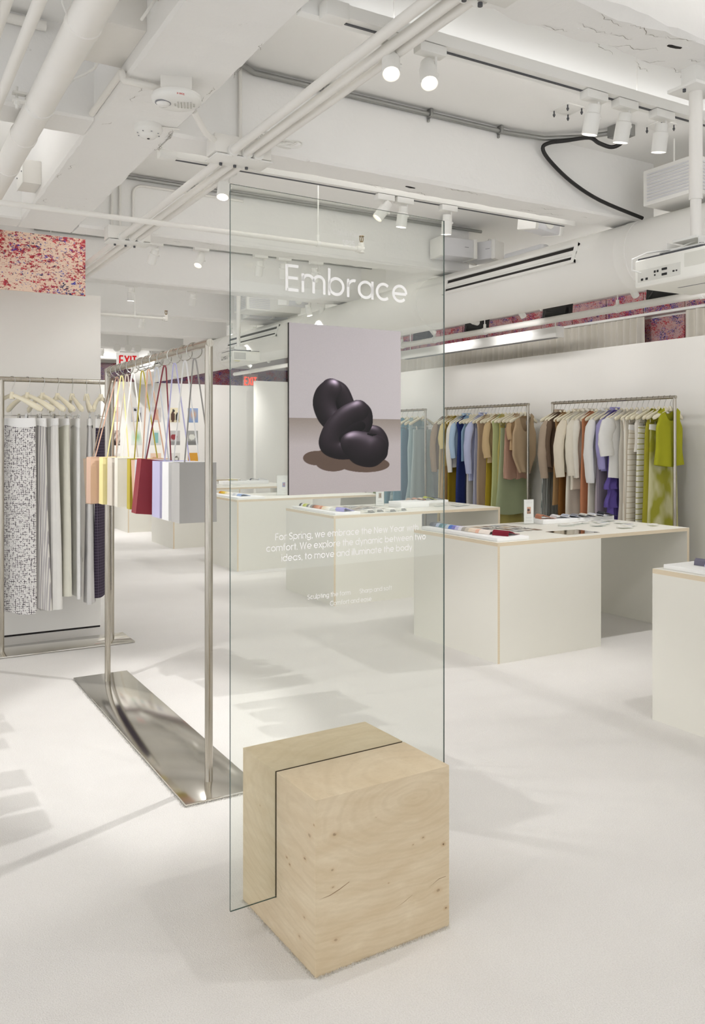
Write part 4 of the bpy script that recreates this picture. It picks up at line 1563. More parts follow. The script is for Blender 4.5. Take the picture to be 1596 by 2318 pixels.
# short rack of skirts on the left
left_items = [
    (math.radians(47), F('#e9e6e2', '#4b4348', 'tweed'), dict(L=1.28, w=.158, w1=.168, band=1, folds=3, amp=.003, t1=.02), 'white skirt with black woven-look dashes, leftmost on the short rack'),
    (math.radians(36), F('#e6e3dc', '#b3afb0', 'pleatstripe'), dict(L=1.26, w=.14, w1=.185, band=1, pleat=.006, t1=.035), 'white and grey striped pleated skirt, second on the short rack'),
    (math.radians(24), F('#f0eee8'), dict(L=1.27, w=.14, w1=.18, band=1, pleat=.005, t1=.035), 'plain white pleated skirt, third on the short rack'),
    (math.radians(12), F('#e9e7d8'), dict(L=1.19, w=.13, w1=.165, band=1, folds=5), 'ivory skirt seen edge-on, fourth on the short rack'),
    (math.radians(-1), F('#f4f3f0'), dict(L=1.2, w=.13, w1=.15, band=1, t1=.02), 'thin white skirt, fifth on the short rack'),
    (math.radians(-12), F('#dad8d5'), dict(L=1.25, w=.14, w1=.18, band=1, stripe_band=1), 'pale grey skirt with black hem band, sixth on the short rack'),
    (math.radians(-34), F('#39313f', '#6b6172', 'grid'), dict(L=1.20, w=.14, w1=.16, band=1, folds=3, amp=.003), 'dark plum checked skirt, last on the short rack'),
]
for i, (rot, mat, k, lab) in enumerate(left_items):
    x = .864 + .097 * i
    rz = -PI / 2 + rot
    hang(True, (x, 5.99, RAILZ - .002), rz, ['leftmost', 'second from left', 'third from left', 'middle', 'fifth from left', 'sixth from left', 'rightmost'][i] + ' cream clip hanger with trouser bar on the short skirt rack', 'cream hangers on the short skirt rack')
    make_garment('skirt', lab, 'skirt', 'skirts on the short rack', (x - .02 * math.sin(rz), 5.99 + .02 * math.cos(rz), RAILZ - .002), rz, 'skirt', mat, seed=i + 3, **k)
# ------------------------------------------------------------------ paper bags on the near rack
BAGX, BARY0 = 1.235, 3.303
bags = [  # back-face y, depth, colour, strap colour, x offset, swing, roll, label
    (3.530, .105, '#b9b7b3', '#a5a29e', -.002, .00, 0, 'large light grey paper bag, nearest bag on the rack behind the front post'),
    (3.645, .085, '#f1f0ee', '#f2f2f0', -.006, .01, 0, 'white paper bag tucked behind the light grey bag'),
    (3.800, .110, '#c3c0dd', '#bcb9da', -.004, .00, 0, 'lavender paper bag with lavender strap'),
    (3.935, .085, '#8f2f38', '#7a2530', .012, -.05, .10, 'crimson red paper bag hanging at a tilt'),
    (4.060, .085, '#c9ccd0', '#bfc3c8', -.006, .02, .01, 'silver grey paper bag between the crimson and peach bags'),
    (4.195, .095, '#d8b49a', '#cda68c', -.016, .10, -.05, 'peach paper bag with tapered side'),
    (4.285, .060, '#b9a83a', '#a79a30', .012, -.04, 0, 'olive yellow paper bag behind the peach bag'),
    (4.480, .100, '#e8e4d6', '#efece2', -.004, -.10, 0, 'ivory paper bag with its broad front in view'),
    (4.590, .085, '#d6cdc0', '#b9ad9f', -.010, .03, 0, 'greige paper bag left of the ivory bag'),
    (4.690, .075, '#efe3a3', '#e6da96', -.030, .02, 0, 'pale yellow paper bag by the rear post'),
    (4.790, .080, '#cfae98', '#c39f8a', -.075, .05, 0, 'dusty pink paper bag left of the pale yellow bag'),
    (4.885, .075, '#9b8873', '#8a7764', -.105, .14, -.06, 'taupe brown paper bag, farthest bag on the rack'),
]
RINGR = .034
for i, (yb, dp, colr, scol, xo, sw_, roll, lab) in enumerate(bags):
    pm, sm_ = paper('paper_' + colr.lstrip('#'), colr), plain('strap_' + scol.lstrip('#'), scol, .6)
    yc = yb - dp / 2
    t = thing('paper_bag', lab, 'bag', (BAGX + xo, yc, 0), 0, 'paper bags on the rack')
    w, zt, zb = .163, 1.315, 1.062
    piv = Matrix.Translation((-xo, 0, RAILZ)) @ Matrix.Rotation(roll, 4, 'Y') @ Matrix.Rotation(sw_, 4, 'Z') @ Matrix.Translation((xo, 0, -RAILZ))
    wb_, db = w * 1.015, dp * 1.05
    mb = MB()
    A = [(-w / 2, -dp / 2, zt), (w / 2, -dp / 2, zt), (w / 2, dp / 2, zt), (-w / 2, dp / 2, zt)]
    B = [(-wb_ / 2, -db / 2, zb), (wb_ / 2, -db / 2, zb), (wb_ / 2, db / 2, zb), (-wb_ / 2, db / 2, zb)]
    # gusset centre line pinched inwards
    GL = [(-w / 2 + .010, 0, zt), (-wb_ / 2 + .004, 0, zb + .07)]
    GR = [(w / 2 - .010, 0, zt), (wb_ / 2 - .004, 0, zb + .07)]
    V_ = A + B + GL + GR
    V_ = [tuple(piv @ Vector(p)) for p in V_]
    mb._add(V_, [(0, 1, 5, 4), (2, 3, 7, 6), (7, 6, 5, 4)][:2] + [(4, 5, 6, 7)], False)
    mb._add(V_, [(0, 4, 9, 8), (3, 8, 9, 7), (4, 7, 9)], False)
    mb._add(V_, [(1, 10, 11, 5), (2, 6, 11, 10), (5, 11, 6)], False)
    # thickness of the folded rim
    e = .0012
    for a, b in ((0, 1), (2, 3)):
        p, q = Vector(V_[a]), Vector(V_[b])
        mb.tube([p, q], e, 6)
    mb.build('bag_body', pm, t, 20)
    ringc = Vector((-xo, 0, RAILZ + .0165 - RINGR + .002))
    top = ringc + Vector((0, 0, -RINGR))
    for s in (-1,):
        hx = .060
        pts = []
        L_ = piv @ Vector((-hx, s * dp / 2 * .96, zt - .012))
        R_ = piv @ Vector((hx, s * dp / 2 * .96, zt - .012))
        ap = top + Vector((0, s * .004, .0015))
        for k2 in range(9):
            pts.append(L_.lerp(ap + Vector((-.007, 0, -.014)), k2 / 8))
        pts += [ap + Vector((-.003, 0, -.002)), ap + Vector((.003, 0, -.002))]
        for k2 in range(9):
            pts.append((ap + Vector((.007, 0, -.014))).lerp(R_, k2 / 8))
        MB().tube(pts, .0037, 6, flat=(.45, 1.0)).build('strap', sm_, t)
    rt = RND.uniform(-.5, .5)
    rp = [ringc + Vector((RINGR * math.cos(a) * math.cos(rt * .3), RINGR * math.cos(a) * math.sin(rt * .3), RINGR * math.sin(a))) for a in [2 * PI * k2 / 32 for k2 in range(32)]]
    MB().tube(rp, .0023, 8, closed=True).build('ring', M['hook'], t)
    if i == 0:
        lg = MB()
        lg.box((.030, -dp / 2 - .0012, 1.281), (.052, -dp / 2 - .0004, 1.2825))
        lg.build('print_mark', M['lightline'], t)


# ------------------------------------------------------------------ printed photos
def photo_img(kind, w=14, h=18, seed=0):
    r = np.random.RandomState(seed)
    y, x = np.mgrid[0:h, 0:w] / np.array([h - 1, w - 1]).reshape(2, 1, 1)
    y, x = np.mgrid[0:h, 0:w].astype(float)
    y /= h - 1
    x /= w - 1
    bg, obj, sh = kind
    bg, obj = np.array([int(bg[i:i + 2], 16) for i in (1, 3, 5)], float), np.array([int(obj[i:i + 2], 16) for i in (1, 3, 5)], float)
    img = np.ones((h, w, 3)) * bg * (1 - .08 * y[..., None])
    if sh == 'figure':
        m = (np.hypot((x - .35) / .12, (y - .2) / .12) < 1) | (np.hypot((x - .75) / .17, (y - .65) / .35) < 1)
        img[m] = (38, 36, 36)
        m = (np.hypot((x - .3) / .2, (y - .62) / .36) < 1)
        img[m] = obj
    elif sh == 'column':
        m = (np.abs(x - .55) < .2) & (y > .15) & (y < .85)
        img[m] = obj
    elif sh == 'soft':
        g = np.exp(-(((x - .55) / .3) ** 2 + ((y - .45) / .3) ** 2))[..., None]
        img = img * (1 - g) + obj * g
    elif sh == 'halves':
        img[x > .22] = obj
    elif sh == 'diag':
        m = np.sin((x + y) * 14) > 0
        img[m] = obj
        img[(x * .6 + .35 < y)] = (52, 38, 34)
    elif sh == 'blob':
        m = np.hypot((x - .4) / .3, (y - .45) / .2) < 1
        img[m] = obj
        img[(y > .75)] *= .8
    elif sh == 'rings':
        for cx_, cy_, rr in ((.45, .62, .16), (.65, .42, .2)):
            d = np.hypot((x - cx_), (y - cy_) * 1.3)
            img[np.abs(d - rr) < .05] = obj
    return np.clip(img, 0, 255)


def photo_print(name, label, group, loc, W, Hh, kind, flat=False, rz=0.0, parent=None, cat='photo'):
    w, h = 14, 18
    img = photo_img(kind, w, h)
    if flat:
        fn = lambda x, z: (x, z - Hh / 2, .0012)
    else:
        fn = lambda x, z: (x, -.002, z - Hh / 2)
    o = picture_mesh(name, M['photo'], W, Hh, w, h, img, fn)
    o.location = loc
    o.rotation_euler = (0, 0, rz)
    return tag(o, label, cat, group)


cols = [(3.80, ['pinkish still life', 'brown feathers', 'beige stone']), (4.25, ['figure with dark hair', 'green haze', 'small orange still life']), (4.60, ['terracotta column', 'teal glass', 'blank']),
        ]
grid = {
    (0, 0): (('#d8d2cb', '#c6b3ab', 'soft'), 'pale still life'), (0, 1): (('#8d7f76', '#c9bfb6', 'diag'), 'brown feathered texture'), (0, 2): (('#e2ddd3', '#c69a78', 'column'), 'beige and tan still life'),
    (1, 0): (('#d8d6d8', '#efeceb', 'figure'), 'figure with dark hair'), (1, 1): (('#eef1e9', '#9ccca2', 'soft'), 'soft green haze'), (1, 2): (('#ece8e0', '#d19a5a', 'blob'), 'small orange still life'),
    (2, 0): (('#dcd8d4', '#c79a86', 'column'), 'terracotta column'), (2, 1): (('#d9dcd6', '#7fb0ac', 'column'), 'teal glass block'), (2, 2): (('#e5c8b0', '#c9977a', 'blob'), 'peach abstract'),
    (3, 0): (('#efe4c2', '#5a4034', 'figure'), 'cream dress on a figure'), (3, 1): (('#bdbab7', '#8d3b40', 'blob'), 'grey scene with red object'), (3, 2): (('#dad7cf', '#5c574f', 'rings'), 'two dark rings'),
    (4, 0): (('#8fa9d3', '#d6a884', 'soft'), 'blue ground with a hand'), (4, 1): (('#a7a7a2', '#dfe0d6', 'blob'), 'grey stone and leaf'), (4, 2): (('#d49a3a', '#d8a042', 'halves'), 'amber and black blocks'),
}
for (c, r_), (kd, desc) in grid.items():
    X = [3.86, 4.25, 4.60, 4.955, 5.30][c]
    Z = [1.84, 1.425, 1.015][r_]
    photo_print('photo_print', 'small photo of %s pinned on the white back wall' % desc, 'photos on the back wall', (X, 15.0, Z), .195, .265, kd)


# ------------------------------------------------------------------ things on the tables
def swatch(label, loc, colr, rz=0, W=.10, D=.12, big=False, group='fabric swatches on the trays'):
    """folded cloth sample leaning on the one behind: a bent sheet with thickness"""
    prof = [(0, .002), (.012, .020), (.03, .024), (.06, .018), (D, .006)] if not big else [(0, .001), (.004, .024), (.018, .034), (.05, .024), (.09, .012), (D, .004)]
    mb = MB()
    rows = []
    for j in range(7):
        y = -W / 2 + W * j / 6
        rows.append([(x, y, z + .0012 * math.sin(9 * y + 40 * x)) for x, z in prof])
    mb.grid(rows, True)
    rows2 = [[(x, y, max(.0003, z - .004)) for x, y, z in q] for q in rows]
    mb.grid([list(reversed(q)) for q in rows2], True)
    for q, q2 in ((rows[0], rows2[0]), (rows2[-1], rows[-1])):
        mb.grid([q2, q], False)
    mb.grid([[q[0] for q in rows], [q[0] for q in rows2]], False)
    o = mb.build('fabric_swatch', fabric(colr), None)
    o.location = loc
    o.rotation_euler = (0, 0, rz)
    return tag(o, label, 'swatch', group)


TT = TH + .0005
NTH = ['first', 'second', 'third', 'fourth', 'fifth', 'sixth', 'seventh', 'eighth', 'ninth', 'tenth', 'eleventh', 'twelfth', 'thirteenth', 'fourteenth', 'fifteenth', 'sixteenth', 'seventeenth', 'eighteenth']


def tray(label, x0, y0, x1, y1, h=.022):
    o = MB().rbox((x0, y0, 0), (x1, y1, h), .002).build('tray', M['tray'])
    o.location = (0, 0, TT)
    return tag(o, label, 'tray', None)


def sign_holder(label, x, y, rz, kind, h=.19, w=.085):
    t = thing('sign_holder', label, 'sign', (x, y, TT), rz)
    a = MB()
    a.rbox((-w / 2 - .006, -.016, 0), (w / 2 + .006, -.012, h), .001)
    a.rbox((-w / 2 - .006, .012, 0), (w / 2 + .006, .016, h), .001)
    a.build('acrylic_block', M['acrylic'], t)
    MB().box((-w / 2, -.011, .006), (w / 2, -.0085, h - .002)).build('card', M['card'], t)
    pr = MB()
    for k2, (xx, ww, zz) in enumerate([(0, .03, .93), (0, .055, .86), (0, .06, .27), (0, .05, .24), (0, .055, .14)]):
        pr.box((xx - ww / 2, -.0116, h * zz), (xx + ww / 2, -.0111, h * zz + .0012))
    pr.build('print_lines', M['lightline'], t)
    img = photo_img(kind)
    o = picture_mesh('card_picture', M['photo'], .034, .052, 14, 18, img, lambda x_, z_: (x_, -.0117, h * .42 + z_), t)
    return t


def acrylic_card(label, x, y, rz, W, D, h, colr, group):
    t = thing('acrylic_card_block', label, 'display block', (x, y, TT), rz, group)
    MB().rbox((-W / 2, -D / 2, 0), (W / 2, D / 2, h), .0012).build('acrylic_block', M['acrylic'], t)
    MB().box((-W / 2 + .003, -D / 2 + .003, h + .0002), (W / 2 - .003, D / 2 - .003, h + .0012)).build('card', M['card'], t)
    MB().box((-W * .3, -D * .3, h + .0013), (W * .3, D * .3, h + .0018)).build('print', plain('print_' + colr.lstrip('#'), colr, .6), t)
    return t


def flat_photos(group, where, x0, y0, nx, ny, dx, dy, W, D, cols_):
    k2 = 0
    for i in range(nx):
        for j in range(ny):
            kd = cols_[k2 % len(cols_)]
            k2 += 1
            photo_print('photo_card', 'small photo card on %s, %s column and %s row of the grid' % (where, NTH[i], NTH[j]), group, (x0 + i * dx, y0 + j * dy, TT), W, D, kd, True, RND.uniform(-.02, .02), cat='photo card')


PH = [('#b9aa9c', '#6f6259', 'blob'), ('#cfc8be', '#8d8074', 'column'), ('#a8a6a4', '#4c4a4b', 'figure'), ('#d8cbb8', '#a88660', 'soft'), ('#8f959c', '#dcdcd8', 'blob'), ('#c2b2a0', '#7a5e48', 'halves'), ('#dedbd6', '#9c9a96', 'diag')]

# table nearest the camera
Y = 4.131
tray('white tray along the left end of the nearest full table', TX + .035, Y + .045, TX + .30, Y + .885)
sws = ['#54565c', '#6d6f78', '#a9b6cc', '#4f7a80', '#8fb0b8', '#cdd3d6', '#5d7fc4', '#8484c4', '#c9c6e2', '#e3e1e6', '#a9a49b', '#cfc6b6', '#ead9c2', '#efdcc8', '#e9bda6', '#f0e6dc']
for i, c in enumerate(sws):
    swatch('%s folded cloth swatch from the far end of the nearest full tray' % NTH[i],
           (TX + .105, Y + .83 - .0375 * i, TT + .0228), c, .12, .10, .13)
swatch('large crimson red folded swatch at the near end of the tray', (TX + .135, Y + .135, TT + .0228), '#7d2230', .35, .12, .15, True)
flat_photos('photo cards on the nearest full table', 'the nearest full table', TX + .47, Y + .46, 4, 4, .088, .112, .062, .088, PH)
sign_holder('acrylic sign holder with white card and dark round picture on the nearest full table', TX + .955, Y + .785, -.15, ('#d7a58c', '#3a3036', 'blob'))
m_ = MB().box((-.15, -.11, 0), (.15, .11, .002)).build('mirror_sheet', M['mirror'])
m_.location = (TX + .84, Y + .20, TT)
tag(m_, 'flat mirror sheet reflecting the clothes, lying on the nearest full table', 'mirror')
rs_ = MB().rbox((0, 0, 0), (.76, .20, .035), .002).build('riser', M['tray'])
rs_.location = (TX + 1.03, Y + .70, TT)
tag(rs_, 'long low white riser at the back of the nearest full table', 'riser')
for i, (c, dx) in enumerate([('#c98a6e', .06), ('#e4e3e6', .20), ('#b5b9c6', .30), ('#8e8e92', .39), ('#d8d4ca', .47), ('#c9cbd2', .55), ('#3c3d42', .65)]):
    nm = ['terracotta', 'white', 'pale blue grey', 'mid grey', 'sand', 'silver', 'charcoal'][i]
    swatch('%s folded swatch on the long white riser' % nm, (TX + 1.03 + dx - .03, Y + .79 - .012 * i, TT + .0358), c, -.25, .10, .13, i in (0, 6), 'swatches on the white riser')
for i, (dx, dy, W, D, c) in enumerate([(1.10, .53, .10, .075, '#c9c4b8'), (1.23, .57, .08, .07, '#d9d4cc'), (1.34, .60, .08, .07, '#b5b2ae'), (1.30, .40, .10, .075, '#d1cbbd'), (1.42, .47, .09, .07, '#a6a8ad'),
                                       (1.36, .20, .10, .075, '#c5bfae'), (1.50, .29, .10, .075, '#8f9096'), (1.50, .58, .09, .07, '#b9b9b9'), (1.60, .46, .08, .07, '#cfcdc8'), (1.68, .22, .06, .06, '#d8d6d0'), (1.62, .62, .09, .07, '#c2c0ba')]):
    acrylic_card('clear acrylic block with a small card, %s in the cluster on the nearest full table' % NTH[i], TX + dx, Y + dy, RND.uniform(-.12, .12), W, D, .014, c, 'acrylic blocks on the nearest full table')

# second table
Y = 6.26
tray('white tray along the left end of the second table', TX + .03, Y + .03, TX + .28, Y + .86)
sws = ['#2f3036', '#dedcd6', '#b9bf2e', '#cdd07a', '#6d6f6a', '#d8d6d0', '#8c8a84', '#7d5236', '#b9744e', '#d4906c', '#e0a888', '#c87f5a', '#ecdcbc', '#f1e6cc', '#f0eadb', '#f3f0e8', '#d9dbd2']
for i, c in enumerate(sws):
    swatch('%s folded cloth swatch from the far end of the second tray' % NTH[i], (TX + .10, Y + .80 - .037 * i, TT + .0228), c, .1, .10, .12)
swatch('lavender folded swatch at the near end of the second tray', (TX + .12, Y + .115, TT + .0228), '#a5a0d6', .25, .11, .13, True)
flat_photos('photo cards on the second table', 'the second table', TX + .46, Y + .42, 4, 4, .09, .115, .062, .088, PH)
sign_holder('acrylic sign holder with white card and small brown picture on the second table', TX + .88, Y + .68, -.1, ('#c9bfb0', '#8a6a4c', 'column'), .185)
bx = MB().rbox((-.16, -.11, 0), (.16, .11, .055), .003).build('display_box', M['tray'])
bx.location = (TX + 1.08, Y + .47, TT)
tag(bx, 'white box riser on the second table beside the sign holder', 'riser')
for i, (dx, dy) in enumerate([(.42, .11), (.53, .14), (.63, .09), (.77, .13)]):
    t = thing('acrylic_stack', ['leftmost', 'second', 'third', 'rightmost'][i] + ' clear acrylic block with black print on the front of the second table', 'display block', (TX + dx, Y + dy, TT), .1 * i, 'acrylic stacks on the second table')
    MB().rbox((-.042, -.03, 0), (.042, .03, .026), .0015).build('acrylic_block', M['acrylic'], t)
    MB().box((-.038, -.026, .0265), (.038, .026, .0275)).build('card', M['card'], t)
    pr = MB()
    for q in range(3):
        pr.box((-.036, -.0312, .004 + q * .007), (.036 - .01 * q, -.0304, .008 + q * .007))
    pr.build('print', plain('black_print', '#2a2a2c', .6), t)
r2 = MB().rbox((0, 0, 0), (.50, .17, .03), .002).build('riser', M['tray'])
r2.location = (TX + 1.22, Y + .70, TT)
tag(r2, 'low white riser at the back of the second table', 'riser')
for i, (c, dx) in enumerate([('#c9b8a6', .03), ('#d7a08a', .10), ('#e3ddca', .17), ('#b7bf2a', .24), ('#3a3b3f', .33)]):
    swatch('%s folded swatch on the riser of the second table' % ['taupe', 'pink', 'cream', 'lime yellow', 'charcoal'][i], (TX + 1.24 + dx, Y + .785, TT + .031), c, -.2, .09, .12, i == 3, 'swatches on the second riser')
for i, (dx, dy) in enumerate([(1.35, .36), (1.45, .42), (1.55, .38), (1.50, .25), (1.62, .30)]):
    acrylic_card('clear acrylic block with a small card, %s in the cluster on the second table' % NTH[i], TX + dx, Y + dy, RND.uniform(-.1, .1), .08, .06, .014, '#b9b2a4', 'acrylic blocks on the second table')

# third, fourth, fifth tables
Y = 8.39
tray('white tray along the left end of the third table', TX + .03, Y + .03, TX + .34, Y + .86)
for i, c in enumerate(['#c9882e', '#d9b23a', '#e0c25a', '#e8dcb0', '#efe7d2', '#f2ece0', '#e9e7e3', '#c9cbd0', '#e2e2e4', '#8fa6d0']):
    swatch('%s folded cloth swatch from the far end of the third tray' % NTH[i], (TX + .11, Y + .76 - .06 * i, TT + .0228), c, .1, .10, .12)
sign_holder('acrylic sign holder with blue picture on the third table, cut by the poster', TX + .745, Y + .42, -.1, ('#8f9bd0', '#c98a7a', 'soft'), .23, .16)
r3 = MB().rbox((0, 0, 0), (.55, .17, .03), .002).build('riser', M['tray'])
r3.location = (TX + 1.15, Y + .70, TT)
tag(r3, 'low white riser at the back of the third table', 'riser')
for i, (c, dx) in enumerate([('#d9b46a', .06), ('#c79b3c', .16), ('#e9dfc9', .27), ('#2d2e33', .40)]):
    swatch('%s folded swatch on the riser of the third table' % ['sand', 'amber', 'cream', 'black'][i], (TX + 1.17 + dx, Y + .78, TT + .031), c, -.2, .09, .12, False, 'swatches on the third riser')
Y = 10.52
tray('white tray along the left end of the fourth table', TX + .03, Y + .03, TX + .30, Y + .86)
for i, c in enumerate(['#d9a62e', '#e2bd4a', '#e9d79a', '#f0e7cf', '#e7e4de']):
    swatch('%s folded cloth swatch from the far end of the fourth tray' % NTH[i], (TX + .10, Y + .74 - .12 * i, TT + .0228), c, .1, .10, .12)
r4 = MB().rbox((0, 0, 0), (.7, .18, .05), .002).build('riser', M['tray'])
r4.location = (TX + .95, Y + .68, TT)
tag(r4, 'low white riser at the back of the fourth table', 'riser')
for i, (c, dx) in enumerate([('#cfc86a', .1), ('#d9d7d0', .24), ('#4a4a4e', .42), ('#c6c8cc', .55)]):
    swatch('%s folded swatch on the riser of the fourth table' % ['pale lime', 'white', 'dark grey', 'silver'][i], (TX + .97 + dx, Y + .76, TT + .051), c, -.2, .09, .12, False, 'swatches on the fourth riser')
for i in range(4):
    acrylic_card('clear acrylic block with a small card, %s from the left on the fourth table' % NTH[i], TX + .55 + .16 * i, Y + .35 + .04 * (i % 2), .05 * i, .09, .07, .014, '#c9c6bf', 'acrylic blocks on the fourth table')
sign_holder('blank white sign card on the fourth table, beside the bag rack post', TX + .42, Y + .62, -.1, ('#e6e4df', '#d9d7d2', 'soft'), .21, .10)
Y = 12.65
tray('white tray along the left end of the farthest table', TX + .03, Y + .03, TX + .30, Y + .86)
sign_holder('white sign card on the farthest table', TX + .9, Y + .6, -.1, ('#d6d0c6', '#b39a84', 'soft'), .2)
# table at the right edge
Y = 2.0
tray('white tray on the table cut by the right edge', TX + .04, Y + .05, TX + .34, Y + .895)
for i, c in enumerate(['#6c6a78', '#c6c2e0', '#ded9ea', '#e8e6ea', '#9fa3bc', '#bfc4d4']):
    swatch('%s folded cloth swatch from the far end of the tray at the right edge' % NTH[i], (TX + .15, Y + .74 - .06 * i, TT + .0228), c, .15, .11, .14, i == 0)
# ------------------------------------------------------------------ lighting track and its lamps
TRZ = 2.687


def track(label, x0, x1, y, z, up=1.0, dy=0.0):
    t = thing('lighting_track', label, 'lighting track', (x0, y, z), 0, 'ceiling lighting tracks')
    L = x1 - x0
    m = MB()
    m.box((0, -.022, .003), (L, .022, .042))
    m.build('rail', M['white'], t)
    MB().box((.08, .008, .0), (L - .06, .018, .003)).build('slot', M['greytube'], t)
    MB().rbox((-.004, -.024, -.004), (.075, .024, .046), .002).build('feed_box', M['white'], t)
    h = MB()
    k = .25
    while k < L:
        h.tube([(k, 0, .042), (k, 0, SLAB - z)], .0022, 6)
        k += 1.1
    h.build('hanger_rod', M['white'], t)
    # unseen strip added on the rail to brighten the slab
    ld = bpy.data.lights.new('slab_fill', 'AREA')
    ld.shape = 'RECTANGLE'
    ld.size, ld.size_y = L - .2, .03
    ld.energy = FILL_W * L * up
    ld.color = LAMP_COL
    lo = bpy.data.objects.new('slab_fill', ld)
    COL.objects.link(lo)
    lo.parent = t
    lo.location = (L / 2, dy, .046)
    lo.rotation_euler = (PI, 0, 0)
    return t


track('long white lighting track nearest the camera, behind the flaking first beam', 1.20, 4.1, 2.237, TRZ, .4, .105)
ld = bpy.data.lights.new('board_fill', 'AREA')  # strip added to brighten the bulkhead board
ld.shape, ld.size, ld.size_y, ld.energy, ld.color = 'RECTANGLE', 2.8, .03, FILL_W * .20, LAMP_COL
lo = bpy.data.objects.new('board_fill', ld)
COL.objects.link(lo)
lo.location, lo.rotation_euler = (2.65, 2.222, TRZ + .046), (PI, 0, 0)
track('white lighting track just behind the second ceiling beam', 1.16, 3.7, 3.73, TRZ)
track('white lighting track just behind the third ceiling beam', 1.16, 3.7, 5.52, TRZ + .04)
track('short white lighting track left of the main ceiling beam', -2.2, .46, 4.40, TRZ)


def spot(label, x, y, z, aim, power=SPOT_W, cone=75, blend=.6, lit=True, radius=.014, stem=.060):
    """box adapter, stem, knuckle and turned lamp head; the lamp shines from its lens"""
    t = thing('track_spotlight', label, 'spotlight', (x, y, z), 0, 'white track spotlights')
    a = MB()
    a.rbox((-.052, -.021, -.030), (.052, .021, .001), .003)
    a.build('adapter', M['white'], t)
    kn = Vector((.022, 0, -.030 - stem))
    s = MB()
    s.tube([(.022, 0, -.03), (.022, 0, -.030 - stem)], .0045, 10)
    s.tube([(.030, 0, -.030 - stem), (.002, 0, -.030 - stem)], .007, 10)
    s.build('stem', M['white'], t)
    d = (Vector(aim) - (Vector((x, y, z)) + kn)).normalized()
    q = Vector((0, 0, -1)).rotation_difference(d)
    T = Matrix.Translation(kn) @ q.to_matrix().to_4x4() @ Matrix.Translation((-.030, 0, 0))
    MB().lathe([(.004, .042), (.022, .042), (.0235, .038), (.0235, .012), (.0285, .008), (.0285, -.064), (.0268, -.064), (.0250, -.060), (.0235, -.030)], 26, T).build('lamp_head', M['white'], t)
    ln = MB()
    ln.lathe([(.0001, -.0305), (.0235, -.0305)], 26, T @ Matrix.Rotation(PI, 4, 'X') @ Matrix.Translation((0, 0, .061)))
    ln.build('lens', M['lens'] if lit else M['lens_off'], t)
    if lit and power > 0:
        ld = bpy.data.lights.new('lamp', 'SPOT')
        ld.energy = power
        ld.color = LAMP_COL
        ld.spot_size = math.radians(cone)
        ld.spot_blend = blend
        ld.shadow_soft_size = radius
        lo = bpy.data.objects.new('lamp', ld)
        COL.objects.link(lo)
        lo.parent = t
        lo.matrix_local = T @ Matrix.Translation((0, 0, -.036))
    return t


P = SPOT_W
Y1T, Y2T, Y3T = 2.237, 3.73, 5.52
# first track
spot('white track spotlight on the near track, left one of the lit pair, lens glowing', 1.447, Y1T, TRZ, (.85, 1.2, .6), P * .6, 70)
spot('white track spotlight on the near track, right one of the lit pair, lens glowing', 1.590, Y1T, TRZ, (.95, 1.0, .4), P * .6, 70)
spot('white track spotlight on the near track, left of the three above the projector', 2.325, Y1T, TRZ, (2.28, 2.85, 0), P, 85)
spot('white track spotlight on the near track, middle of the three above the projector', 2.486, Y1T, TRZ, (2.50, 2.85, 0), P, 85)
spot('white track spotlight on the near track, right of the three, beside the projector pole', 2.690, Y1T, TRZ, (2.85, 2.7, 0), P, 85)
# second track
spot('white track spotlight with glowing lens on the second track, at the glass panel corner', 1.476, Y2T, TRZ, (1.0, 3.0, .2), P * .8, 85)
spot('white track spotlight on the second track, left of the trio over the glass top', 2.36, Y2T, TRZ, (1.05, 4.10, .8), P * 9.5, 64, .35, True, .012)
spot('white track spotlight on the second track, second of the trio over the glass top', 2.48, Y2T, TRZ, (2.35, 4.1, .0), P, 85)
spot('white track spotlight on the second track, right of the trio beside the glass top corner', 2.77, Y2T, TRZ, (2.9, 4.1, .0), P, 85)
spot('added track spotlight on the near track, out of view right of the projector', 3.25, Y1T, TRZ, (3.9, 4.3, .5), P * 2.6, 75)  # added beyond the frame to light the nearest full table
spot('added track spotlight on the near track, far right out of view', 3.75, Y1T, TRZ, (4.9, 4.5, .3), P * 2.6, 75)  # second lamp added beyond the frame for the table
# third track, behind beam three
for px_x, aimv, lab in [(0.155, (1.1, 6.3, 1.4), 'leftmost of five, over the left partition'), (.535, (1.5, 6.4, 1.0), 'second of five, tilted left with rim lit'), (1.0, None, '')]:
    pass
X3 = lambda t: Y3T * (math.sin(YAW) + t * math.cos(YAW)) / (math.cos(YAW) - t * math.sin(YAW))
spot('white track spotlight behind the third beam, leftmost, turned to the left partition', X3(-.2336), Y3T, TRZ + .04, (1.5, 6.9, .9), P * .5, 80)
spot('white track spotlight behind the third beam, second from left, tilted with rim lit', X3(-.179), Y3T, TRZ + .04, (1.2, 4.9, .8), P * .7, 75)
spot('white track spotlight behind the third beam, seen through the glass left of the heading', X3(-.109), Y3T, TRZ + .04, (2.6, 6.6, 0), P, 85)
spot('white track spotlight behind the third beam, tilted, at the heading letter E', X3(-.081), Y3T, TRZ + .04, (3.0, 6.3, .3), P, 80)
spot('white track spotlight behind the third beam, above the heading letter m', X3(-.043), Y3T, TRZ + .04, (3.4, 6.0, .3), P, 80)
# left of the main beam
spot('white track spotlight on the short left track, nearest the main beam', .38, 4.40, TRZ, (1.45, 4.1, .7), P * 8, 64, .35, True, .012)
spot('white track spotlight on the short left track, far left', -.55, 4.40, TRZ, (1.0, 6.0, .6), P * .7, 85)
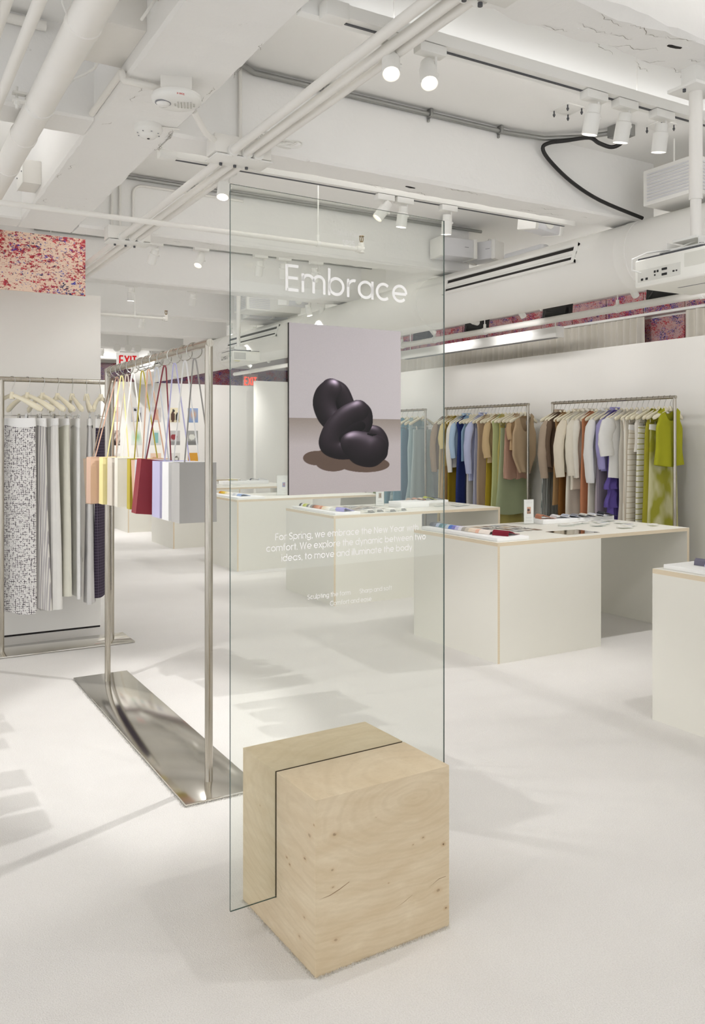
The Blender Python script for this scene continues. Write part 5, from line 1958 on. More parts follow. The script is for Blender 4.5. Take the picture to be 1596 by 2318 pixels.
# lamps on tracks farther back and behind the camera (out of view or mere glints)
t4 = track('white lighting track behind the fourth ceiling beam', 1.16, 4.0, 7.2, TRZ + .06, .6)
t5 = track('white lighting track behind the fifth ceiling beam', 1.16, 4.0, 8.95, TRZ + .06, .6)
t6 = track('white lighting track behind the seventh ceiling beam', 1.16, 4.0, 12.35, TRZ + .06, .6)
t0 = track('white lighting track above and behind the camera', -1.5, 7.0, 1.35, TRZ, .45)
tW = track('added unseen lighting track beyond the round duct, turned along the right wall', 0, 11.5, 2.0, TRZ, .12)  # added behind the duct to carry unseen spots
tW.location = (5.2, 2.0, TRZ)
tW.rotation_euler = (0, 0, PI / 2)
tR = track('white lighting track in the bay behind the camera', -1.5, 7.0, -.6, TRZ, .45)
B = [(2.0, 7.2, (2.0, 7.4, 0)), (2.55, 7.2, (2.6, 8.2, 0)), (3.7, 7.2, (4.1, 6.9, .7)), (3.85, 7.2, (4.3, 8.7, .7)),
     (2.6, 8.95, (2.4, 9.4, 0)), (3.6, 8.95, (4.1, 8.8, .7)), (3.9, 8.95, (4.4, 10.8, .7)),
     (3.0, 12.35, (2.7, 11.9, 0)), (3.9, 12.35, (4.2, 14.9, 1.2)), (3.7, 12.35, (5.0, 14.9, 1.3)), (2.6, 12.35, (4.0, 12.6, .7)), (3.8, 12.35, (6.4, 13.6, 1.3)), (3.4, 12.35, (3.2, 14.9, 1.3))]
ORD = ['first', 'second', 'third', 'fourth', 'fifth', 'sixth']
cnt = {}
for x, y, aim in B:
    cnt[y] = cnt.get(y, -1) + 1
    spot('white track spotlight far back behind the %s beam, %s from the left' % ({7.2: 'fourth', 8.95: 'fifth', 12.35: 'seventh'}[y], ORD[cnt[y]]), x, y, TRZ + .06, aim, P * (11 if y > 10 else 3.4 if y > 8 else 2.2), 85)
spot('added unseen spotlight in the bay behind the camera, aimed at the glass panel', 1.55, -.6, TRZ, (1.25, 2.2, 1.45), P * 2.6, 30, .5)  # lamp added to brighten the lettering and poster
spot('added unseen spotlight beyond the duct aimed at the back wall, far away', 5.2, 12.9, TRZ, (5.7, 15.0, 1.3), P * 8, 85)  # added behind the duct to brighten the back wall
spot('added unseen spotlight beyond the duct aimed at the rear right partition', 5.2, 11.4, TRZ, (6.3, 13.6, 1.3), P * 5, 85)  # added likewise to brighten the rear right partition
# wall washers added out of sight to brighten the right wall and racks
for i, (x, y, aim) in enumerate([(5.2, 2.9, (7.0, 3.2, 1.2)), (5.2, 4.6, (6.9, 5.0, 1.1)), (5.2, 5.9, (6.8, 6.2, 1.1)), (5.2, 7.3, (6.9, 7.6, 1.1)), (5.2, 8.7, (6.9, 9.0, 1.2)), (5.2, 10.2, (6.9, 10.4, 1.2)), (5.2, 12.2, (6.9, 12.2, 1.3))]):
    spot('added unseen spotlight beyond the duct aimed at the right wall racks, %s from the front' % (ORD + ['seventh'])[i], x, y, TRZ, aim, P * 1.2, 80)
for i, (y, ty) in enumerate([(3.7, 4.55), (5.6, 6.7), (7.9, 8.85), (10.0, 11.0)]):
    spot('added unseen spotlight beyond the duct aimed down at a table, %s from the front' % ORD[i], 5.2, y, TRZ, (4.3, ty, .76), P * 7.5, 80)  # lamps added out of sight to brighten the table tops
for i, y in enumerate((4.0, 6.6, 9.5)):
    spot('added unseen spotlight beyond the duct aimed at the curtain, %s from the front' % ORD[i], 5.2, y, TRZ, (7.5, y + .6, 2.45), P * 1.2, 80)  # lamps added out of sight to brighten the curtain
for i, (x, aim, e) in enumerate([(2.25, (1.4, 2.1, 0), 3.2), (-.65, (1.0, 2.0, 0), 2.6), (3.5, (3.6, 2.3, .5), .3), (.75, (1.2, 2.0, .5), .4), (5.0, (7.0, 1.6, 1.3), .7)]):
    spot('white track spotlight over the camera, %s from the left, out of view' % ORD[[2, 0, 3, 1, 4][i]], x, 1.35, TRZ, aim, P * e, 85)
for i, (x, aim) in enumerate([(0.2, (.8, .6, 0)), (2.4, (2.2, .3, 0)), (4.6, (4.6, .4, 0))]):
    spot('white track spotlight in the bay behind the camera, %s from the left, out of view' % ORD[i], x, -.6, TRZ, aim, P * .3, 90)

# ------------------------------------------------------------------ pipes and conduits
def pipe(name, label, cat, pts, r, mat, group=None, n=14):
    o = MB().tube(pts, r, n).build(name, mat)
    return tag(o, label, cat, group)


def bend(p0, p1, p2, r, n=6):
    """rounded corner at p1"""
    p0, p1, p2 = Vector(p0), Vector(p1), Vector(p2)
    a = p1 + (p0 - p1).normalized() * r
    b = p1 + (p2 - p1).normalized() * r
    return [a.lerp(p1, t).lerp(p1.lerp(b, t), t) for t in [i / n for i in range(n + 1)]]


# three conduits crossing under the beams
for i, x in enumerate((1.355, 1.415, 1.462)):
    pipe('conduit', 'white painted conduit slung under the beams, %s of three' % ['left one', 'middle one', 'right one'][i], 'conduit',
         [(x, -3.4, 2.632), (x, 15.0, 2.632)], [.0175, .0175, .0145][i], M['pipe'], 'overhead conduits')
for j, y in enumerate((1.72, 3.34, 5.10, 8.7)):
    t = thing('conduit_bracket', 'white bracket box clamping the conduits at the %s beam' % ['first', 'second', 'third', 'fifth'][j], 'bracket', (1.41, y, 2.632), 0, 'conduit brackets')
    MB().rbox((-.135, .0, -.012), (.125, .10, .066), .003).build('bracket_box', M['pipe'], t)
    MB().rbox((-.13, -.006, -.024), (.13, .125 if j else .09, -.018), .001).build('cover_plate', M['white'], t)
    for q in (-.085, -.022, .028):
        MB().lathe([(.0245, -.012), (.0245, .012)], 18, Matrix.Translation((q + .03, -.004 if j else .115, 0)) @ Matrix.Rotation(PI / 2, 4, 'X')).build('collar', M['white'], t)
    for q in (-.07, -.005, .05):
        MB().lathe([(.007, -.034), (.007, -.024)], 10, Matrix.Translation((q, .10, 0))).build('bolt', M['greytube'], t)
# loose cable coil at the second bracket
cb = MB()
r = random.Random(5)
for k in range(6):
    c = Vector((1.50 + r.uniform(-.03, .05), 3.30 + r.uniform(-.04, .04), 2.67 + r.uniform(0, .03)))
    a, b = r.uniform(.07, .10), r.uniform(.03, .05)
    cb.tube([c + Vector((a * math.cos(t), b * math.sin(t) * .8, b * math.sin(t) * .5 + .01 * math.sin(2 * t + k))) for t in [2 * PI * i / 24 for i in range(24)]], .004, 6, closed=True)
tag(cb.build('cable_coil', M['white']), 'tangle of white cable loops lying on the conduits at the second beam', 'cable')

t = thing('large_pipe', 'thick white pipe running beside the main beam, upper left', 'pipe', (.565, 0, 2.64))
MB().tube([(0, Y0 + .1, 0), (0, 6.4, 0)], .050, 28).build('pipe_run', M['pipe'], t)
for y in (2.55, 3.62, 4.05, 6.0):
    MB().lathe([(.050, -.02), (.0535, -.018), (.0535, .018), (.050, .02)], 28, Matrix.Translation((0, y, 0)) @ Matrix.Rotation(PI / 2, 4, 'X')).build('coupling', M['pipe'], t)
c = MB()
c.lathe([(.0535, -.012), (.0535, .012)], 28, Matrix.Translation((0, 3.25, 0)) @ Matrix.Rotation(PI / 2, 4, 'X'))
c.rbox((-.095, 3.235, -.004), (-.048, 3.265, .004), .001)
c.rbox((-.095, 3.235, .022), (-.048, 3.265, .030), .001)
c.tube([(-.08, 3.25, -.03), (-.08, 3.25, .05)], .005, 8)
c.tube([(-.08, 3.25, -.016), (-.08, 3.25, -.004)], .010, 6)
c.build('clamp', M['white'], t)
MB().tube([(0, 2.7, .05), (-.03, 2.7, .12), (-.03, 2.7, SLAB - 2.64)], .004, 8).build('hanger_rod', M['white'], t)

for i, (x, z, rr) in enumerate([(.43, 2.64, .018), (.355, 2.655, .016), (.27, 2.64, .018)]):
    pipe('conduit', 'white painted conduit left of the thick pipe, %s' % ['nearest to it', 'second from it', 'lowest one, farthest left'][i], 'conduit', [(x, -3.4, z), (x, 6.4, z)], rr, M['pipe'], 'overhead conduits')
pts = [(.62, 3.44, 3.02)] + bend((.62, 3.44, 3.02), (.33, 3.44, 3.02), (.33, 3.44, 2.60), .12) + [(.33, 3.44, 2.86)]
pipe('conduit', 'bent white conduit at the second beam, upper left corner', 'conduit', pts, .019, M['pipe'], 'overhead conduits')
# small conduit along the arris of the main beam, turning to the fire strobe
pts = [(.795, 3.44, 2.715), (.795, 3.10, 2.715)] + bend((.795, 3.10, 2.715), (.795, 2.985, 2.715), (.795, 2.985, 2.685), .02) + bend((.795, 2.985, 2.70), (.795, 2.985, 2.682), (.95, 2.985, 2.682), .012) + [(.945, 2.985, 2.682)]
pipe('conduit', 'thin white conduit along the main beam edge leading to the fire strobe', 'conduit', pts, .0125, M['pipe'], 'overhead conduits')

# electrical boxes on the left face of the main beam
for i, (y0, y1, x0, z0, z1) in enumerate([(2.74, 3.06, .68, 2.755, 2.93), (4.62, 4.80, .72, 2.74, 2.86), (2.30, 2.62, .70, 2.80, 2.96)]):
    t = thing('junction_box', ['long white junction box on the main beam beside the thick pipe', 'small white junction box low on the main beam, far left', 'white junction box at the top edge, with a cable loop'][i], 'junction box', (x0, y0, z0), 0, 'junction boxes')
    MB().rbox((0, 0, 0), (MBX0 - x0, y1 - y0, z1 - z0), .002).build('box_body', M['pipe'], t)
    MB().rbox((-.004, -.004, -.004), (.0, y1 - y0 + .004, z1 - z0 + .004), .001).build('cover', M['white'], t)
    for q in (.02, y1 - y0 - .02):
        MB().lathe([(.004, 0), (.004, .003)], 8, Matrix.Translation((-.004, q, (z1 - z0) / 2)) @ Matrix.Rotation(-PI / 2, 4, 'Y')).build('screw', M['greytube'], t)
pts = [(.74, 3.06, 2.78), (.735, 3.14, 2.77), (.72, 3.22, 2.775), (.70, 3.32, 2.79), (.62, 3.40, 2.70)]
pipe('cable', 'thin white cable drooping from the long junction box', 'cable', pts, .005, M['white'])
lp = [(.80 + .03 * math.sin(t), 2.66 + .05 * math.cos(t), 2.80 + .05 * math.sin(t)) for t in [PI * 1.5 * i / 20 for i in range(21)]]
pipe('cable', 'white cable loop hanging by the top junction box', 'cable', lp, .005, M['white'])

# grey conduits in the ceiling corners
pts = [(1.16, 3.20, 3.038), (1.30, 3.26, 3.038), (1.42, 3.40, 3.037), (1.50, 3.45, 3.036), (2.95, 3.452, 3.034), (3.18, 3.42, 3.034), (3.34, 3.30, 3.034), (3.44, 3.17, 3.034)]
cp = []
for a, b in zip(pts, pts[1:]):
    for k in range(4):
        cp.append(Vector(a).lerp(Vector(b), k / 4))
cp.append(Vector(pts[-1]))
t = thing('grey_conduit', 'bare grey metal conduit along the second beam, bending to a box at right', 'conduit', (0, 0, 0))
MB().tube(cp, .0125, 12).build('tube', M['galv'], t)
for x in (1.85, 2.45, 2.9):
    MB().rbox((x - .008, 3.43, 3.018), (x + .008, 3.468, 3.058), .003).build('strap', M['galv'], t)
    MB().rbox((x - .005, 3.456, 3.0), (x + .005, 3.468, 3.02), .001).build('strap_tab', M['galv'], t)
jb = MB().rbox((3.40, 3.08, 3.0), (3.50, 3.18, SLAB), .003).build('junction_box', M['galv'])
tag(jb, 'grey metal junction box on the ceiling among the right spotlights', 'junction box', 'junction boxes')
pts = [(3.44, 3.10, 3.005), (3.44, 3.12, 2.965), (3.41, 3.16, 2.95), (3.36, 3.20, 2.975), (3.33, 3.24, 3.01), (3.26, 3.34, 3.012), (3.20, 3.40, 3.008), (3.18, 3.43, 2.985), (3.24, 3.44, 2.93), (3.40, 3.44, 2.84), (3.60, 3.42, 2.76), (3.90, 3.38, 2.69)]
cp = []
for i in range(len(pts) - 1):
    p0, p1, p2, p3 = [Vector(pts[max(0, min(len(pts) - 1, i + k))]) for k in (-1, 0, 1, 2)]
    for s in [k / 5 for k in range(5)]:
        cp.append(.5 * ((2 * p1) + (p2 - p0) * s + (2 * p0 - 5 * p1 + 4 * p2 - p3) * s * s + (3 * p1 - 3 * p2 + p3 - p0) * s ** 3))
cp.append(Vector(pts[-1]))
pipe('cable', 'black flexible cable sagging from the ceiling box down to the round duct', 'cable', cp, .0105, M['rubber'])
for i, (y, x0, x1) in enumerate([(5.222, 1.15, 4.2), (6.87, 1.15, 4.2)]):
    pipe('grey_conduit', 'bare grey metal conduit in the ceiling corner of the %s beam' % ['third', 'fourth'][i], 'conduit', [(x0, y, 3.036), (x1, y, 3.036)], .012, M['galv'], 'grey corner conduits')
for i, (x, y, z0) in enumerate([(1.437, 3.455, 2.70), (1.331, 5.235, 2.72), (1.380, 5.235, 2.72)]):
    pipe('thin_conduit', 'thin white upright conduit on the %s' % ['second beam, right of the fire strobe', 'third beam, left one of the pair', 'third beam, right one of the pair'][i], 'conduit', [(x, y, z0), (x, y, SLAB)], .008, M['pipe'], 'thin upright conduits', 10)
pts = [(1.462, 5.238, 2.66), (1.462, 5.238, 2.92)] + bend((1.462, 5.238, 2.9), (1.462, 5.238, 3.0), (1.7, 5.238, 3.0), .07) + [(2.2, 5.238, 3.0)]
pipe('thin_conduit', 'thin white conduit curving up the third beam under the grey conduit', 'conduit', pts, .008, M['pipe'], 'thin upright conduits', 10)

# sprinkler lines
for i, (y, z, x0, x1, rods, lab) in enumerate([(4.15, 2.497, -2.2, 2.47, (2.19, .2), 'white sprinkler pipe crossing the picture, brass head seen through the glass'),
                                               (7.75, 2.540, -1.5, 2.476, (2.18, .5), 'white sprinkler pipe farther back above the exit sign')]):
    t = thing('sprinkler_pipe', lab, 'sprinkler pipe', (x1, y, z), 0, 'sprinkler pipes')
    MB().tube([(x0 - x1, 0, 0), (.0, 0, 0)], .0135, 16).build('pipe_run', M['pipe'], t)
    e = MB()
    e.tube([(-.035, 0, 0), (.012, 0, 0)], .0185, 16)
    e.tube([(0, 0, -.019), (0, 0, .038)], .0175, 16)
    e.build('elbow', M['pipe'], t)
    h = MB()
    h.tube([(0, 0, .036), (0, 0, .046)], .009, 12)
    h.tube([(-.009, 0, .046), (-.012, 0, .060), (-.009, 0, .074)], .0022, 6)
    h.tube([(.009, 0, .046), (.012, 0, .060), (.009, 0, .074)], .0022, 6)
    h.tube([(0, 0, .046), (0, 0, .072)], .0028, 8)
    h.lathe([(.0001, .079), (.015, .077), (.016, .073), (.0001, .073)], 16)
    h.build('sprinkler_head', M['brass'], t)
    for x in rods:
        rr = MB()
        rr.tube([(x - x1, 0, .013), (x - x1, 0, SLAB - z + .002)], .0038, 8)
        rr.tube([(x - x1 - .009, 0, 0), (x - x1 + .009, 0, 0)], .0165, 14)
        rr.rbox((x - x1 - .007, -.005, .012), (x - x1 + .007, .005, .05), .002)
        rr.build('hanger_rod', M['white'], t)

# ------------------------------------------------------------------ fire strobe, smoke detector
t = thing('fire_strobe', 'round white fire alarm strobe speaker under the main beam, marked FIRE in red', 'fire alarm', (.977, 2.937, 0), -math.radians(20))
MB().rbox((-.055, -.045, 2.655), (.055, .055, SOF + .002), .003).build('back_box', M['pipe'], t)
MB().lathe([(.0001, 2.612), (.05, 2.613), (.076, 2.618), (.086, 2.626), (.089, 2.636), (.086, 2.645), (.07, 2.652), (.05, 2.656)], 44).build('body', M['white'], t)
gq = MB()
for i in range(7):
    for j in range(7):
        dx, dy = (i - 3) * .011, (j - 3) * .008
        if (dx / .038) ** 2 + (dy / .03) ** 2 < 1:
            gq.lathe([(.0032, 2.6105), (.0032, 2.6145)], 6, Matrix.Translation((.028 + dx, -.008 + dy, 0)))
gq.build('speaker_grille', plain('grille_grey', '#c9c7bf', .6), t)['kind'] = 'stuff'
MB().lathe([(.0001, 2.600), (.016, 2.602), (.024, 2.609), (.026, 2.616)], 20, Matrix.Translation((-.047, -.012, 0))).build('strobe_lens', plain('strobe_lens', '#eceae6', .12), t)
MB().lathe([(.026, 2.6115), (.028, 2.6115), (.028, 2.616)], 24, Matrix.Translation((-.047, -.012, 0))).build('strobe_rim', M['greyline'], t)
# lettering lies on the tilted rim facing the room
lt = MB()
def on_rim(x, z):
    # letters read from the camera side: x to the right, z up towards the beam
    th_ = x / .083
    r_, zz = .0835 + .002 * z / .012, 2.6215 + z * .82
    return (r_ * math.sin(th_), -(r_ + .0012) * math.cos(th_), zz)
lettering(lt, 'FIRE', .004, .030, -.002, .0095, on_rim, .085, .2)
lt.build('lettering', M['red'], t)

t = thing('smoke_detector', 'round white smoke detector under the main beam', 'smoke detector', (1.015, 3.41, 0))
MB().lathe([(.0001, 2.645), (.018, 2.6455), (.028, 2.649), (.033, 2.655), (.036, 2.660), (.047, 2.664), (.054, 2.672), (.057, 2.681), (.055, SOF + .001)], 40).build('body', M['white'], t)
MB().lathe([(.0001, 2.6435), (.0055, 2.6435), (.0055, 2.647)], 14).build('sensor', M['black'], t)
st = MB()
for k in range(8):
    a = 2 * PI * k / 8
    st.rbox((-.003, -.0015, 0), (.003, .0015, .004), .0005, Matrix.Translation((.044 * math.cos(a), .044 * math.sin(a), 2.6605)), 1)
st.build('vents', M['greyline'], t)['kind'] = 'stuff'
pipe('thin_conduit', 'thin white wire stub at the smoke detector', 'wire', [(1.06, 3.39, 2.694), (1.135, 3.375, 2.694)], .004, M['pipe'])
pts = [(1.135, 3.20, 2.71), (1.17, 3.24, 2.69), (1.22, 3.30, 2.672), (1.30, 3.37, 2.665)]
pipe('conduit', 'short white hose from the main beam to the conduit bracket', 'conduit', pts, .013, M['pipe'], 'overhead conduits')

# ceiling mounting plates with bolts
for i, (x, y) in enumerate([(3.04, 3.10), (3.62, 3.02), (3.00, 7.24), (3.52, 7.16)]):
    lab = ['small bolted plate under the ceiling slab, left of the right spotlights', 'small bolted plate under the ceiling slab beside the black cable', 'small bolted plate under the ceiling seen at the left glass edge', 'small bolted plate under the ceiling behind the heading'][i]
    t = thing('mounting_plate', lab, 'plate', (x, y, SLAB), 0, 'bolted ceiling plates')
    MB().rbox((-.06, -.06, -.006), (.06, .06, .001), .001).build('plate', M['white'], t)
    for sx_ in (-.047, .047):
        for sy_ in (-.047, .047):
            b = MB()
            b.tube([(sx_, sy_, -.036), (sx_, sy_, -.004)], .0035, 8)
            b.tube([(sx_, sy_, -.030), (sx_, sy_, -.022)], .0065, 6)
            b.build('bolt', M['greytube'], t)

# ------------------------------------------------------------------ round duct
DX, DZ, DR = 3.98, 2.495, 0.2
t = thing('round_duct', 'big white round air duct with slot grilles, running along the room', 'air duct', (DX, 0, DZ))
prof = [(Y0 + .1, DR)]
d = MB()
d.tube([(0, Y0 + .1, 0), (0, 13.62, 0), (0, 13.70, 0), (0, 13.76, 0), (0, 13.79, 0)], [DR, DR, DR * .97, DR * .86, DR * .6], 56)
d.build('duct_run', M['duct'], t)
for y in (3.45, 5.55, 7.65, 9.9, 11.9, 1.4):
    MB().lathe([(DR, -.045), (DR + .0035, -.043), (DR + .0035, -.038), (DR + .0015, -.030), (DR + .0015, .030), (DR + .0035, .038), (DR + .0035, .043), (DR, .045)], 56, Matrix.Translation((0, y, 0)) @ Matrix.Rotation(PI / 2, 4, 'X')).build('seam_band', M['duct'], t)
ca, sa = math.cos(math.radians(162)), math.sin(math.radians(162))
for (y0, y1) in [(3.82, 5.12), (8.12, 9.46), (12.1, 13.3), (-.6, .8)]:
    nrm = Vector((ca, 0, sa))
    tz = Vector((sa, 0, -ca)) * 1.0
    if tz.z < 0:
        tz = -tz
    T = Matrix(((tz.x, 0, nrm.x, nrm.x * (DR - .004)), (0, 1, 0, 0), (tz.z, 0, nrm.z, nrm.z * (DR - .004)), (0, 0, 0, 1)))
    f = MB()
    f.box((-.066, y0 - .03, -.006), (-.046, y1 + .03, .011), T)
    f.box((.046, y0 - .03, -.006), (.066, y1 + .03, .011), T)
    f.box((-.009, y0 - .03, -.006), (.009, y1 + .03, .008), T)
    f.box((-.066, y0 - .03, -.006), (.066, y0 - .002, .0112), T)
    f.box((-.066, y1 + .002, -.006), (.066, y1 + .03, .0112), T)
    g_ = f.build('slot_grille', M['white'], t)
    k_ = MB()
    k_.box((-.047, y0 - .004, -.002), (-.008, y1 + .004, .0025), T)
    k_.box((.008, y0 - .004, -.002), (.047, y1 + .004, .0025), T)
    k_.build('slot', M['dark'], g_)

# ------------------------------------------------------------------ projectors
def projector(label, x, y, zbot, ztop, top=None):
    t = thing('projector', label, 'projector', (x, y, zbot), 0, 'ceiling projectors')
    h = .098
    b = MB()
    b.rbox((-.135, -.18, 0), (.165, .15, h), .007, None, 3)
    b.build('housing', plain('projector_white', '#efeee6', .45), t)
    MB().rbox((-.128, -.172, h - .002), (.158, .142, h + .006), .002).build('top_seam', M['greytube'], t)
    # connector face (towards -x)
    p = MB()
    p.rbox((-.137, -.045, .018), (-.134, .135, .060), .002)
    p.build('connector_panel', plain('panel_grey', '#d9d8d0', .5), t)
    pr = MB()
    for (yy_, zz, w_, hh) in [(.115, .026, .010, .008), (.095, .026, .010, .008), (.060, .045, .008, .008), (.048, .045, .008, .008), (.060, .033, .006, .006), (.020, .048, .022, .008), (.020, .030, .022, .008), (-.018, .034, .008, .006), (-.03, .034, .006, .005)]:
        pr.rbox((-.1385, yy_ - w_ / 2, zz - hh / 2), (-.136, yy_ + w_ / 2, zz + hh / 2), .0008, None, 1)
    pr.build('sockets', M['black'], t)
    MB().box((-.1355, -.150, .040), (-.1348, -.060, .086)).build('data_label', plain('pale_label', '#dddcd2', .7), t)
    # perforated side facing the camera
    ho = MB()
    for i in range(11):
        for j in range(8):
            ho.box((-.118 + .0115 * i, -.1812, .016 + .0085 * j), (-.1125 + .0115 * i, -.1798, .0205 + .0085 * j))
    ho.build('side_vents', M['dark'], t)['kind'] = 'stuff'
    MB().box((-.105, -.165, -.0008), (-.045, -.115, .0006)).build('yellow_label', plain('yellow_label', '#d3cf3c', .6), t)
    MB().box((-.02, -.06, -.0008), (-.012, .06, .0006)).build('print_mark', M['greyline'], t)
    # mount
    m = MB()
    m.rbox((-.085, -.09, h + .018), (.105, .085, h + .024), .001)
    m.rbox((-.075, -.07, h + .024), (.06, -.066, h + .052), .001)
    m.rbox((-.075, .06, h + .024), (.06, .064, h + .052), .001)
    m.rbox((-.06, -.05, h + .052), (.06, .05, h + .062), .001)
    m.build('mount_plate', M['white'], t)
    for sx_ in (-.075, .095):
        for sy_ in (-.08, .075):
            MB().tube([(sx_, sy_, h + .004), (sx_, sy_, h + .026)], .008, 10).build('foot', M['black'], t)
    pz = ztop - zbot
    q = MB()
    q.tube([(0, 0, h + .06), (0, 0, h + .20)], .0185, 20)
    q.tube([(0, 0, h + .20), (0, 0, pz - .01)], .0225, 20)
    q.build('pole', M['pipe'], t)
    MB().rbox((-.075, -.06, pz - .012), (.075, .06, pz), .002).build('ceiling_plate', M['white'], t)
    for sx_ in (-.06, .06):
        MB().tube([(sx_, 0, pz - .022), (sx_, 0, pz - .01)], .006, 6).build('bolt', M['greytube'], t)
    MB().rbox((-.04, -.03, pz - .001), (.04, .03, (top or SOF) - zbot + .004), .002).build('beam_clamp', M['white'], t)
    cpts = [(-.137, .12, .05), (-.165, .135, .06), (-.17, .13, .095), (-.13, .10, .118), (-.07, .02, .124), (.0, -.02, .16), (.024, 0, .22)]
    MB().tube(cpts, .0032, 8).build('cable', M['white'], t)
    return t


projector('white ceiling projector with sockets and yellow label, at the right edge', 2.506, 1.94, 1.950, 2.632)
projector('white ceiling projector on a pole, seen through the left glass edge', 3.35, 8.10, 2.200, 3.04, SLAB)

# ------------------------------------------------------------------ speakers, heater boxes above the duct
def speaker(label, x, y, z, rz, tilt=0.0, driver=False, w=.32, h=.14, d=.16):
    t = thing('wall_speaker', label, 'speaker', (x, y, z), rz, 'white wall speakers')
    R = Matrix.Rotation(tilt, 4, 'X')
    MB().rbox((-w / 2 + .03, -d / 2, -h / 2), (w / 2 - .03, d / 2, h / 2), .01, R).build('grille_front', M['speaker'], t)
    for s in (-1, 1):
        a, b = sorted((s * w / 2, s * (w / 2 - .032)))
        MB().rbox((a, -d / 2 - .006, -h / 2 - .004), (b, d / 2, h / 2 + .004), .006, R).build('end_cap', M['white'], t)
    if driver:
        MB().lathe([(.0001, .0), (.016, .001), (.02, .004), (.045, .005), (.048, 0)], 24, R @ Matrix.Translation((0, -d / 2 - .001, 0)) @ Matrix.Rotation(PI / 2, 4, 'X')).build('driver_ring', M['white'], t)
        MB().lathe([(.0001, .007), (.014, .0065), (.015, .003)], 18, R @ Matrix.Translation((0, -d / 2 - .001, 0)) @ Matrix.Rotation(PI / 2, 4, 'X')).build('driver', M['greytube'], t)
    else:
        MB().box((.05, -d / 2 - .0012, .005), (.085, -d / 2 - .0004, .009), R).build('badge', M['greyline'], t)
    b = MB()
    b.tube([(0, d / 2 - .01, h / 2 - .01), (0, d / 2 + .02, h / 2 + .05)], .012, 10)
    b.build('mount', M['white'], t)
    return t


speaker('white wall speaker above the duct at the glass panel right edge', 3.86, 5.13, 2.842, math.radians(-5))
speaker('white wall speaker turned sideways next to the one at the glass edge', 4.13, 5.10, 2.842, math.radians(-65), 0, False, .26)
speaker('white wall speaker with round driver tilted above the duct grille', 3.60, 3.90, 2.745, math.radians(14), .12, True, .30, .13, .13)
speaker('white wall speaker far back above the bag rack, left of two', 3.75, 8.50, 2.80, math.radians(-5))
speaker('white wall speaker far back above the bag rack, right of two', 4.05, 8.48, 2.80, math.radians(-60), 0, False, .26)
speaker('white wall speaker with dark driver behind the heading letters', 3.62, 7.35, 2.76, math.radians(14), .12, True, .30, .13, .13)
for i, (x, y, z) in enumerate([(3.80, 2.95, 2.72), (3.42, 8.05, 2.74)]):
    t = thing('vented_box', ['white vented equipment box at the right edge above the duct', 'white louvred equipment box above the duct behind the heading'][i], 'equipment box', (x, y, z), 0, 'vented ceiling boxes')
    MB().rbox((0, 0, 0), (.62, .34, .20), .006).build('box_body', M['white'], t)
    fr = MB()
    for k in range(9):
        fr.rbox((.03, -.006, .022 + .018 * k), (.26, .001, .030 + .018 * k), .001, Matrix.Translation((0, 0, 0)), 1)
    fr.build('louvre_slats', M['speaker'], t)
    fl_ = MB()
    for k in range(9):
        fl_.rbox((-.006, .03, .022 + .018 * k), (.001, .31, .030 + .018 * k), .001, None, 1)
    fl_.build('side_slats', M['speaker'], t)
    for sx_ in (.05, .57):
        MB().tube([(sx_, .17, .2), (sx_, .17, SLAB - z)], .005, 8).build('hanger_rod', M['white'], t)
sg = MB().rbox((4.02, 4.35, DZ + DR - .02), (4.10, 4.75, DZ + DR + .06), .02, None, 3).build('insulation_bag', M['speaker'])
tag(sg, 'pale wrapped bundle lying on top of the duct by the grille', 'bundle')

# ------------------------------------------------------------------ lighting bar with black floodlights, right side
t = thing('lighting_bar', 'white pipe along the right wall carrying black floodlights', 'pipe', (5.96, 0, 2.60))
MB().tube([(0, 1.0, 0), (0, 14.6, 0)], .034, 22).build('pipe_run', M['pipe'], t)
for y in (4.55, 5.45, 7.35, 8.3, 9.0, 11.2):
    c = MB()
    c.tube([(0, y - .018, 0), (0, y + .018, 0)], .040, 20)
    c.rbox((-.012, y - .012, .03), (.012, y + .012, .08), .003)
    c.tube([(0, y, .07), (0, y, SLAB - 2.60)], .006, 8)
    c.build('pipe_hanger', M['white'], t)
for y in (4.72, 9.15):
    br = MB()
    br.tube([(0, y, 0), (-.02, y - .02, .03), (.06, y - .12, .035), (.2, y - .22, .03)], .022, 14)
    br.build('branch', M['pipe'], t)
for i, y in enumerate((4.97, 6.28, 7.56, 8.61, 10.62)):
    t = thing('floodlight', 'black floodlight on the white pipe, %s from the right' % ['first', 'second', 'third', 'fourth', 'fifth'][i], 'floodlight', (6.02, y, 2.70), 0, 'black floodlights')
    R = Matrix.Rotation(math.radians(-82), 4, 'Y')
    b = MB()
    b.prism([(-.10, -.045), (.08, -.045), (.11, -.01), (.09, .05), (-.07, .05), (-.10, .01)], -.16, .16, lambda p, d_: tuple(R @ Vector((p[0], d_, p[1]))))
    b.build('housing', M['black'], t)
    MB().box((-.09, -.145, -.049), (.07, .145, -.044), R).build('front_glass', plain('flood_glass', '#2b2b2d', .1), t)
    ld = bpy.data.lights.new('curtain_fill', 'SPOT')  # light added in the dark housing to brighten the curtain
    ld.energy, ld.color, ld.spot_size, ld.spot_blend, ld.shadow_soft_size = SPOT_W * 1.2, LAMP_COL, math.radians(110), .8, .04
    lo = bpy.data.objects.new('curtain_fill', ld)
    COL.objects.link(lo)
    lo.parent = t
    lo.matrix_local = R @ Matrix.Translation((-.01, 0, -.095))
    MB().tube([(-.02, -.17, 0), (-.02, -.175, -.06), (-.15, .0, -.02), (-.02, .175, -.06), (-.02, .17, 0)], .007, 8).build('yoke', M['black'], t)
    MB().rbox((-.108, -.018, .0), (-.104, .018, .010), .001, R).build('label', M['card'], t)

